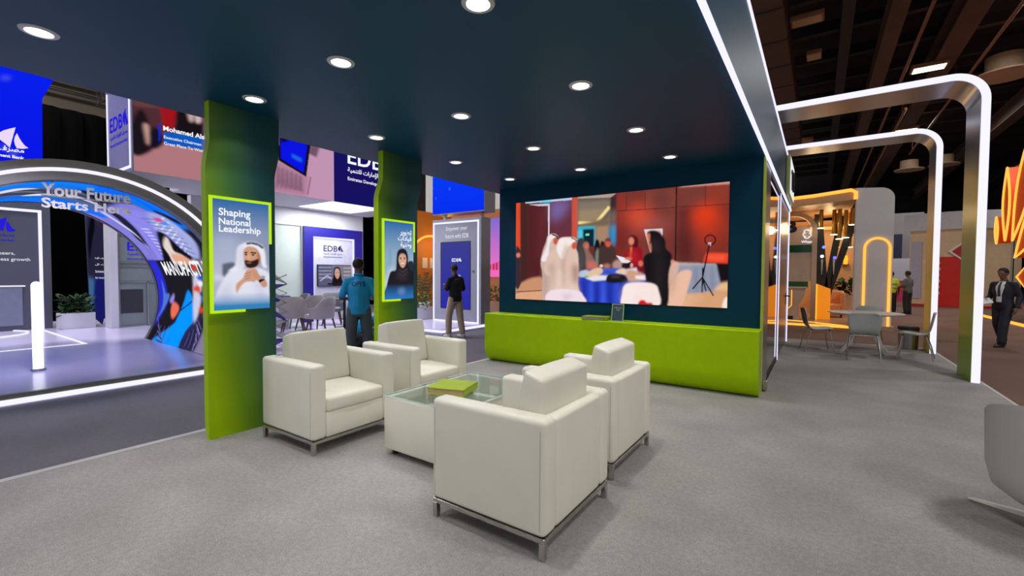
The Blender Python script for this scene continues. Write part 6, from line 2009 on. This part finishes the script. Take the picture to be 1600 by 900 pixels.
def person(name, label, loc, rz, J, skin, top, bottom, hair, shoe, long_sleeve=False, voxel=0.008, hands=True, hyaw=0.0, hpitch=0.0, belt=None, group=None):
    """J: joint table in the person's own frame, x forwards, y to the left, z up."""
    t = thing('person', label, 'person', loc, rz, group)
    ms = mat('skin_%d_%d' % (skin[0], skin[1]), skin, 0.55, 0, 0.03)
    bm = NB()
    pel, chest, neck, hd_ = (Vector(J[k]) for k in ('pelvis', 'chest', 'neck', 'head'))
    M = head(bm, hd_, hyaw, hpitch)
    limb(bm, [(neck - Vector((0, 0, 0.03)), 0.058), (hd_ + Vector((-0.012, 0, -0.07)), 0.052)])
    limb(bm, [(pel, 0.12), ((pel + chest) / 2, 0.11), (chest, 0.12), (neck - Vector((0, 0, 0.06)), 0.07)])
    shirt = NB(); pants = NB()
    lean = chest - pel
    yw = J.get('yaw', 0.0)
    def T(u, dx=0.0):
        p = pel + lean * u
        return (p.x + dx, p.y, p.z)
    if J.get('slab', True):
        slab(shirt, [(T(-0.32), 0.125, 0.175, yw), (T(-0.1), 0.13, 0.18, yw), (T(0.3), 0.118, 0.165, yw), (T(0.75), 0.128, 0.185, yw), (T(1.0), 0.122, 0.185, yw), (T(1.2), 0.10, 0.165, yw), (T(1.34), 0.07, 0.10, yw)])
    limb(shirt, [(pel, 0.145), ((pel + chest) / 2, 0.135), (chest, 0.145)])
    limb(shirt, [(chest, 0.10), (neck - Vector((0, 0, 0.012)), 0.066)])
    slab(pants, [(T(-0.42), 0.105, 0.165, yw), (T(-0.2), 0.115, 0.168, yw), (T(0.08), 0.108, 0.158, yw)] if J.get('slab', True) else [((pel.x, pel.y, pel.z - 0.1), 0.12, 0.16, yw), ((pel.x, pel.y, pel.z), 0.13, 0.165, yw), ((pel.x, pel.y, pel.z + 0.08), 0.11, 0.15, yw)])
    for s, S in ((1, 'l'), (-1, 'r')):
        sh, el, wr = (Vector(J[S + k]) for k in ('sh', 'el', 'wr'))
        hp, kn, an = (Vector(J[S + k]) for k in ('hip', 'kn', 'an'))
        limb(bm, [(sh, 0.048), (el, 0.038), ((el * 0.6 + wr * 0.4), 0.037), (wr, 0.025)])
        if hands:
            d = J.get(S + 'hd', (wr - el))
            hand(bm, wr, d, J.get(S + 'pn', (0, -s * 1.0, 0)), -s, J.get(S + 'cu', 0.45))
        if long_sleeve:
            limb(shirt, [(sh, 0.068), (el, 0.054), (el * 0.5 + wr * 0.5, 0.049), (wr - (wr - el).normalized() * 0.015, 0.038)])
        else:
            m = sh * 0.15 + el * 0.85
            limb(shirt, [(chest + (sh - chest) * 0.55, 0.08), (sh, 0.060), (m, 0.060)])
        limb(shirt, [(neck - Vector((0, 0, 0.05)), 0.055), (sh, 0.056)])
        limb(bm, [(hp, 0.07), (kn, 0.05), (kn * 0.6 + an * 0.4, 0.048), (an, 0.035)])
        limb(pants, [(hp, 0.102), (hp * 0.5 + kn * 0.5, 0.096), (kn, 0.084), (kn * 0.5 + an * 0.5, 0.079), (an + Vector((0, 0, 0.035)), 0.074)])
    obj('body', remesh(bm, voxel), ms, t, 'all')
    so = obj('shirt', remesh(shirt, voxel * 1.3, 5), top, t, 'all')
    obj('trousers', remesh(pants, voxel * 1.3, 5), bottom, t, 'all')
    if hair is not None:
        obj('hair', remesh(hair_bm(M), voxel, 2), mat('hair_dark', hair, 0.7, 0, 0.1), t, 'all')
    for s, S in ((1, 'l'), (-1, 'r')):
        an = Vector(J[S + 'an']); fy = J.get(S + 'ft', 0.0)
        bb = NB()
        R = []
        for x, w, h in ((-0.075, 0.028, 0.05), (-0.06, 0.036, 0.085), (0.0, 0.040, 0.095), (0.07, 0.046, 0.062), (0.14, 0.046, 0.045), (0.18, 0.032, 0.03)):
            R.append([bb.verts.new((x, w * a, h * c_)) for a, c_ in ((-1, 0), (1, 0), (1, 0.55), (0.6, 1), (-0.6, 1), (-1, 0.55))])
        for A, B in zip(R, R[1:]):
            for j in range(6):
                bb.faces.new((A[j], A[(j + 1) % 6], B[(j + 1) % 6], B[j]))
        bb.faces.new(R[0]); bb.faces.new(R[-1])
        bmesh.ops.recalc_face_normals(bb, faces=bb.faces)
        bb.transform(Matrix.Translation((an.x, an.y, max(0, an.z - 0.08))) @ Matrix.Rotation(fy, 4, 'Z'))
        obj('shoe', bb, shoe, t, True)
    return t, so
def stand_joints(h=1.75, spread=0.10):
    k = h / 1.75
    J = dict(pelvis=(0, 0, 0.96), chest=(0.0, 0, 1.30), neck=(-0.01, 0, 1.475), head=(0.02, 0, 1.63),
             lsh=(-0.005, 0.175, 1.385), rsh=(-0.005, -0.175, 1.385), lel=(-0.03, 0.235, 1.12), rel=(-0.03, -0.235, 1.12), lwr=(0.04, 0.25, 0.88), rwr=(0.04, -0.25, 0.88),
             lhip=(0, 0.09, 0.92), rhip=(0, -0.09, 0.92), lkn=(0.02, spread * 0.98, 0.50), rkn=(0.02, -spread * 0.98, 0.50), lan=(-0.01, spread, 0.085), ran=(-0.01, -spread, 0.085))
    return {a: tuple(x * k for x in v) for a, v in J.items()}
M_SHOE = mat('black_shoe', (26, 26, 28), 0.5)
M_TEE = mat('turquoise_polo', (26, 156, 214), 0.8, 0, 0.05, 30, 0.2, 40)
M_SLATEP = mat('slate_trousers', (84, 90, 96), 0.8, 0, 0.06, 30, 0.2, 40)

# man in the turquoise polo, back to us, forearms raised in front
J = stand_joints(1.77, 0.13)
J.update(lel=(-0.03, 0.27, 1.13), rel=(-0.03, -0.27, 1.13), lwr=(0.19, 0.19, 1.10), rwr=(0.19, -0.20, 1.10), lhd=(1, -0.3, 0.1), rhd=(1, 0.3, 0.1), lpn=(0, -1, 0), rpn=(0, 1, 0))
pm, shirt_o = person('person', 'man in a turquoise polo and slate trousers standing with his back to us', (-6.18, 4.62, -0.08), math.radians(140), J, (96, 66, 52), M_TEE, M_SLATEP, (16, 14, 14), M_SHOE, hyaw=math.radians(-38), hpitch=math.radians(8), voxel=0.007)
bm = NB()
for s in (-1, 1):
    cyl(bm, (0.02 * s - 0.012, 0.030 * s, 1.475), (0.05, 0.03 * s, 1.465), 0.02, 0.014, 8)
tube(bm, [(-0.012 + 0.072 * math.cos(a), 0.072 * math.sin(a), 1.50 - 0.012 * math.cos(a)) for a in [2 * math.pi * i / 24 for i in range(24)]], 0.016, 8, True)
obj('collar', remesh(bm, 0.007, 3), M_TEE, pm, 'all')
# lettering on the back, wrapped onto the shirt
bvh = BVHTree.FromPolygons([v.co for v in shirt_o.data.vertices], [p.vertices for p in shirt_o.data.polygons])
me = fit_text(text_mesh('OPTS', 1, bold=0.025), 0.21, 0.08, 'CENTER')
bmt = NB(); bmt.from_mesh(me)
bmesh.ops.triangulate(bmt, faces=bmt.faces)
for v in bmt.verts:
    y, z = -v.co.x, 1.315 + v.co.y
    h = bvh.ray_cast(Vector((-1, y, z)), Vector((1, 0, 0)))
    v.co = Vector(((h[0].x if h[0] is not None else -0.13) - 0.003, y, z))
obj('lettering', bmt, M_INK, pm)

# crouching helper
J = dict(pelvis=(-0.10, 0, 0.36), chest=(0.16, 0, 0.60), neck=(0.30, 0, 0.70), head=(0.41, 0, 0.74), slab=False,
         lsh=(0.24, 0.17, 0.64), rsh=(0.24, -0.17, 0.64), lel=(0.36, 0.22, 0.38), rel=(0.36, -0.22, 0.38), lwr=(0.50, 0.14, 0.22), rwr=(0.50, -0.14, 0.22),
         lhip=(-0.10, 0.10, 0.34), rhip=(-0.10, -0.10, 0.34), lkn=(0.26, 0.17, 0.42), rkn=(0.22, -0.17, 0.36), lan=(0.02, 0.15, 0.085), ran=(-0.02, -0.15, 0.085))
person('person', 'person in a turquoise polo and black trousers crouching behind the standing man in turquoise', (-7.02, 5.22, -0.08), math.radians(30), J, (120, 82, 64), M_TEE, mat('black_trousers', (24, 24, 28), 0.8), (18, 15, 14), M_SHOE, hpitch=math.radians(40))

# man in black looking at his phone
J = stand_joints(1.76, 0.12)
J.update(head=(0.055, 0, 1.63), lel=(0.02, 0.25, 1.13), rel=(0.0, -0.25, 1.13), lwr=(0.24, 0.12, 1.17), rwr=(0.22, -0.13, 1.12), lhd=(0.8, -0.3, 0.35), rhd=(0.8, 0.45, 0.25), lpn=(0, -0.6, 0.7), rpn=(0, 0.8, 0.5), lcu=0.6, rcu=0.6,
         lan=(0.10, 0.12, 0.085), lkn=(0.10, 0.12, 0.50), ran=(-0.12, -0.13, 0.085), rkn=(-0.03, -0.12, 0.50))
person('person', 'man in black t-shirt and beige trousers looking at a phone before the kiosk', (-7.22, 8.14, -0.08), math.radians(168), J, (104, 74, 60), mat('black_tee', (22, 22, 26), 0.85, 0, 0.05, 30, 0.2, 40), mat('beige_chinos', (186, 164, 140), 0.8, 0, 0.05, 30, 0.25, 30), (16, 14, 14), mat('pale_shoe', (196, 192, 188), 0.6), hyaw=0.1, hpitch=math.radians(22))
ph = tag(obj('phone', box(NB(), -0.07, 0.07, -0.036, 0.036, 0.0, 0.009, 0.003, 2), mat('phone_back', (150, 160, 180), 0.3)), 'phone held in the hands of the man in black', 'phone')
_R = Matrix.Translation((-7.22, 8.14, -0.08)) @ Matrix.Rotation(math.radians(168), 4, 'Z') @ Matrix.Translation((0.36, 0.03, 1.235)) @ Matrix.Rotation(math.radians(-30), 4, 'Y')
ph.matrix_world = _R

# man in the dark suit walking with papers
J = stand_joints(1.72, 0.09)
J.update(head=(0.04, 0, 1.60), rel=(-0.05, -0.25, 1.10), rwr=(0.18, -0.20, 1.0), rhd=(1, 0.5, -0.1), rpn=(0, 1, 0.2), lel=(-0.06, 0.24, 1.10), lwr=(0.05, 0.25, 0.86),
         lan=(0.16, 0.08, 0.085), lkn=(0.13, 0.09, 0.49), ran=(-0.18, -0.08, 0.10), rkn=(-0.01, -0.09, 0.49))
M_SUIT = mat('midnight_suit', (30, 32, 46), 0.75, 0, 0.05, 30)
pw, so = person('person', 'man in a dark suit and white shirt walking with papers past the orange petals', (3.36, 14.2, -0.08), math.radians(228), J, (126, 90, 72), M_SUIT, M_SUIT, (22, 20, 20), M_SHOE, long_sleeve=True, hpitch=math.radians(14), voxel=0.009)
bvh = BVHTree.FromPolygons([v.co for v in so.data.vertices], [p.vertices for p in so.data.polygons])
def patch(name, outline, m, lift=0.006):
    bb = NB()
    ys = [p[0] for p in outline]; zs = [p[1] for p in outline]
    f = bb.faces.new([bb.verts.new((0, y, z)) for y, z in outline])
    bmesh.ops.triangulate(bb, faces=[f])
    bmesh.ops.subdivide_edges(bb, edges=bb.edges, cuts=4, use_grid_fill=True)
    for v in bb.verts:
        h = bvh.ray_cast(Vector((1, v.co.y, v.co.z)), Vector((-1, 0, 0)))
        v.co.x = (h[0].x if h[0] is not None else 0.10) + lift
    bmesh.ops.solidify(bb, geom=list(bb.faces), thickness=0.004)
    obj(name, bb, m, pw)
patch('shirt_front', [(-0.055, 1.43), (0.055, 1.43), (0.075, 1.30), (0.02, 1.02), (-0.02, 1.02), (-0.075, 1.30)], mat('white_shirt', (226, 224, 228), 0.7))
patch('tie', [(-0.016, 1.42), (0.016, 1.42), (0.026, 1.12), (0, 1.06), (-0.026, 1.12)], mat('dark_tie', (50, 56, 66), 0.6), 0.012)
patch('badge', [(-0.04, 1.10), (0.05, 1.10), (0.05, 0.98), (-0.04, 0.98)], mat('pale_badge', (216, 220, 230), 0.5), 0.018)
pp = tag(obj('paper_sheaf', box(NB(), -0.15, 0.15, -0.105, 0.105, 0.0, 0.012, 0.002, 1), mat('white_paper', (226, 224, 224), 0.7)), 'white papers held by the walking man in the dark suit', 'paper')
pp.matrix_world = Matrix.Translation((3.36, 14.2, -0.08)) @ Matrix.Rotation(math.radians(228), 4, 'Z') @ Matrix.Translation((0.33, -0.13, 0.985)) @ Matrix.Rotation(math.radians(25), 4, 'Y') @ Matrix.Rotation(math.radians(40), 4, 'Z')

# two people far off by the grey wall
J = stand_joints(1.74, 0.10)
J.update(lel=(0.02, 0.24, 1.12), lwr=(0.20, 0.02, 1.14), rel=(0.02, -0.24, 1.12), rwr=(0.20, -0.04, 1.10), lhd=(0.4, -1, 0), rhd=(0.4, 1, 0))
person('person', 'far off man in a grey shirt with folded arms beyond the white pylon', (2.98, 23.9, -0.08), math.radians(140), J, (120, 86, 68), mat('grey_green_shirt', (98, 104, 102), 0.85), mat('charcoal_trousers', (44, 42, 44), 0.85), (20, 18, 18), M_SHOE, voxel=0.012, hpitch=0.3)
J = stand_joints(1.72, 0.10)
pv, vo = person('person', 'far off worker in a yellow safety vest half hidden by the white pylon', (2.50, 24.2, -0.08), math.radians(95), J, (110, 78, 62), mat('hi_vis_yellow', (206, 224, 30), 0.7), mat('charcoal_trousers', (44, 42, 44), 0.85), (20, 18, 18), M_SHOE, voxel=0.012)
for z in (1.08, 1.24):
    bb = NB()
    for i in range(32):
        pass
    tube(bb, [(0.155 * math.cos(2 * math.pi * i / 32), 0.205 * math.sin(2 * math.pi * i / 32), z) for i in range(32)], 0.02, 6, True)
    obj('reflective_band', bb, mat('silver_band', (200, 204, 200), 0.4), pv, True)
# ============================================================ HALL ROOF AND FAR WALLS
M_DECK = bpy.data.materials.new('dark_roof_deck')
M_DECK.use_nodes = True
_nt = M_DECK.node_tree
_b = _nt.nodes['Principled BSDF']; _b.inputs['Roughness'].default_value = 0.8
_tc = _nt.nodes.new('ShaderNodeTexCoord'); _wv = _nt.nodes.new('ShaderNodeTexWave'); _wv.inputs['Scale'].default_value = 1.6; _wv.bands_direction = 'Y'
_wv.inputs['Distortion'].default_value = 0.6
_nt.links.new(_tc.outputs['Object'], _wv.inputs['Vector'])
_rp = _nt.nodes.new('ShaderNodeValToRGB'); _rp.color_ramp.elements[0].color = rgba((22, 19, 20)); _rp.color_ramp.elements[1].color = rgba((50, 42, 42))
_nt.links.new(_wv.outputs['Fac'], _rp.inputs[0]); _nt.links.new(_rp.outputs[0], _b.inputs['Base Color'])
b = NB(); box(b, -24, 24, 1.0, 60, 10.4, 10.6)
struct('ceiling_hall', b, M_DECK, 'dark corrugated hall roof')
b = NB(); box(b, -24, 24, 58, 58.3, -0.1, 10.4)
struct('wall_far', b, mat('far_hall_wall', (34, 31, 32), 0.9, 0, 0.1, 0.5), 'dark far wall of the hall')
b = NB(); box(b, 23.7, 24, 1, 58, -0.1, 10.4)
struct('wall_hall_right', b, mat('far_hall_wall', (34, 31, 32), 0.9), 'dark right wall of the hall')
M_BEAM = mat('rust_brown_steel', (92, 70, 60), 0.7, 0.1, 0.2, 1.5)
M_DARKB = mat('dark_steel', (48, 44, 46), 0.6, 0.2, 0.15, 1.5)
def beam(label, x, z, w, h, y0=6, y1=58, m=None):
    """I-section girder running away from us."""
    bb = NB()
    t = 0.05
    prism(bb, [(x - w / 2, z), (x + w / 2, z), (x + w / 2, z + t), (x + t / 2, z + t), (x + t / 2, z + h - t), (x + w / 2, z + h - t), (x + w / 2, z + h), (x - w / 2, z + h), (x - w / 2, z + h - t), (x - t / 2, z + h - t), (x - t / 2, z + t), (x - w / 2, z + t)], y0, y1, 'y')
    return tag(obj('roof_beam', bb, m or M_BEAM), label, 'beam')
beam('rust brown girder along the roof, nearest the canopy lights on the right', 1.72, 9.0, 0.42, 0.7)
beam('broad rust brown girder along the roof right of the first girder', 3.5, 9.0, 0.6, 0.8)
beam('dark slender girder along the roof left of the first rust brown girder', 0.55, 9.2, 0.3, 0.6, m=M_DARKB)
beam('rust brown girder far to the right under the roof', 7.5, 9.0, 0.5, 0.8)
beam('dark girder at the far right under the roof', 11.5, 9.0, 0.5, 0.8, m=M_DARKB)
for i in range(16):
    y = 9.5 + 2.4 * i
    b = NB(); box(b, -10, 23.6, y - 0.06, y + 0.06, 9.85, 10.2); box(b, -10, 23.6, y - 0.12, y + 0.12, 9.82, 9.86)
    tag(obj('purlin', b, M_DARKB), 'dark roof purlin running across the hall under the corrugated roof', 'purlin', 'roof purlins')
# ribbed duct beside the canopy
dc = thing('air_duct', 'brown ribbed square air duct along the roof beside the canopy edge', 'duct', (-1.25, 10, 8.4))
b = NB(); box(b, -0.35, 0.35, -3, 18.5, 0.0, 0.9, 0.02, 1); obj('casing', b, mat('brown_duct', (84, 58, 46), 0.6, 0.2, 0.15, 1.5), dc)
for i in range(11):
    b = NB(); box(b, -0.37, 0.37, -2 + 1.9 * i, -1.95 + 1.9 * i, -0.02, 0.92); obj('joint', b, M_DARKB, dc)
for i, (x, z, y0, y1) in enumerate(((2.35, 8.7, 12, 45), (4.35, 8.8, 14, 36), (2.75, 8.2, 24, 50))):
    b = NB(); cyl(b, (x, y0, z), (x, y1, z), 0.05, n=10)
    for yh in (y0 + 1, (y0 + y1) / 2, y1 - 1):
        cyl(b, (x, yh, z), (x, yh, 10.39), 0.008, n=6)
    tag(obj('conduit', b, mat('copper_brown_pipe', (150, 100, 66), 0.5, 0.3)), ['thin copper brown pipe along the roof between the two rust girders', 'thin copper brown pipe along the roof right of the broad girder', 'lower thin pipe far along the roof above the second portal'][i], 'pipe')  # pipe colour is painted as if lit by orange light
# lamps and roundels under the roof
def bay(label, loc, lit, sx=0.42, sy=0.26):
    t = thing('high_bay_lamp', label, 'lamp', loc)
    bb = NB(); box(bb, -sx, sx, -sy, sy, 0.0, 0.14, 0.02, 2); obj('housing', bb, mat('amber_grey_housing', (150, 104, 70), 0.5), t)  # orange light on the fixtures is put into housing and unlit lens colours
    bb = NB(); box(bb, -sx * 0.86, sx * 0.86, -sy * 0.8, sy * 0.8, -0.012, 0.0); obj('lens', bb, glow('lit_bay_lens', (255, 250, 225), 5.0) if lit else mat('unlit_bay_lens', (206, 176, 140), 0.3), t)
    bb = NB(); cyl(bb, (-sx * 0.6, 0, 0.14), (-sx * 0.6, 0, 10.4 - loc[2]), 0.008, n=6); obj('hanger', bb, M_DARKB, t)
    bb = NB(); cyl(bb, (sx * 0.6, 0, 0.14), (sx * 0.6, 0, 10.4 - loc[2]), 0.008, n=6); obj('hanger', bb, M_DARKB, t)
bay('amber tinted square hall lamp nearest the canopy edge, unlit', (-0.45, 15.9, 8.9), False)
bay('small amber tinted hall lamp a little farther off than the nearest one, unlit', (-0.3, 18.6, 8.9), False, 0.22, 0.3)
bay('amber tinted hall lamp seen between the two portal beams at left, unlit', (-0.9, 30.0, 8.9), False, 0.5, 0.4)
bay('bright lit hall lamp above the nearer portal frame', (3.1, 21.9, 8.9), True, 0.5, 0.3)
bay('bright lit hall lamp seen between the two portal frames', (3.5, 30.6, 8.9), True, 0.5, 0.4)
def roundel(label, loc, r):
    t = thing('ceiling_roundel', label, 'fixture', loc)
    bb = NB(); lathe(bb, [(0, 0), (r, 0.0), (r, 0.05), (r * 0.62, 0.08), (r * 0.6, r * 0.8), (0, r * 0.8)], 24); obj('hood', bb, mat('sand_hood', (200, 170, 140), 0.6), t, True)
    bb = NB(); cyl(bb, (0, 0, r * 0.8), (0, 0, 10.4 - loc[2]), 0.01, n=6); obj('hanger', bb, M_DARKB, t)
roundel('pale round hood fixture inside the farther portal opening', (4.6, 38.0, 8.2), 0.75)
roundel('pale round hood fixture between the two portal columns', (6.3, 38.5, 8.4), 0.75)
roundel('large pale round hood fixture at the top right corner beyond the nearer portal', (5.6, 24.5, 9.0), 0.9)
for i, (x, y) in enumerate(((-18, 2), (-18, 12), (-12, -4), (-10, 12), (-2, -6), (4, 4), (8, -4), (9, 12), (5, 20), (9, 30), (-3, 26), (4.5, 32.5))):  # unseen hall lights, the last one added to brighten the far exhibit wall
    L = bpy.data.lights.new('hall_lamp', 'AREA'); L.shape = 'SQUARE'; L.size = 1.4; L.energy = HALL_LAMP_W; L.color = (1.0, 0.95, 0.90)
    lo = bpy.data.objects.new('hall_lamp', L); COL.objects.link(lo); lo.location = (x, y, 9.6)
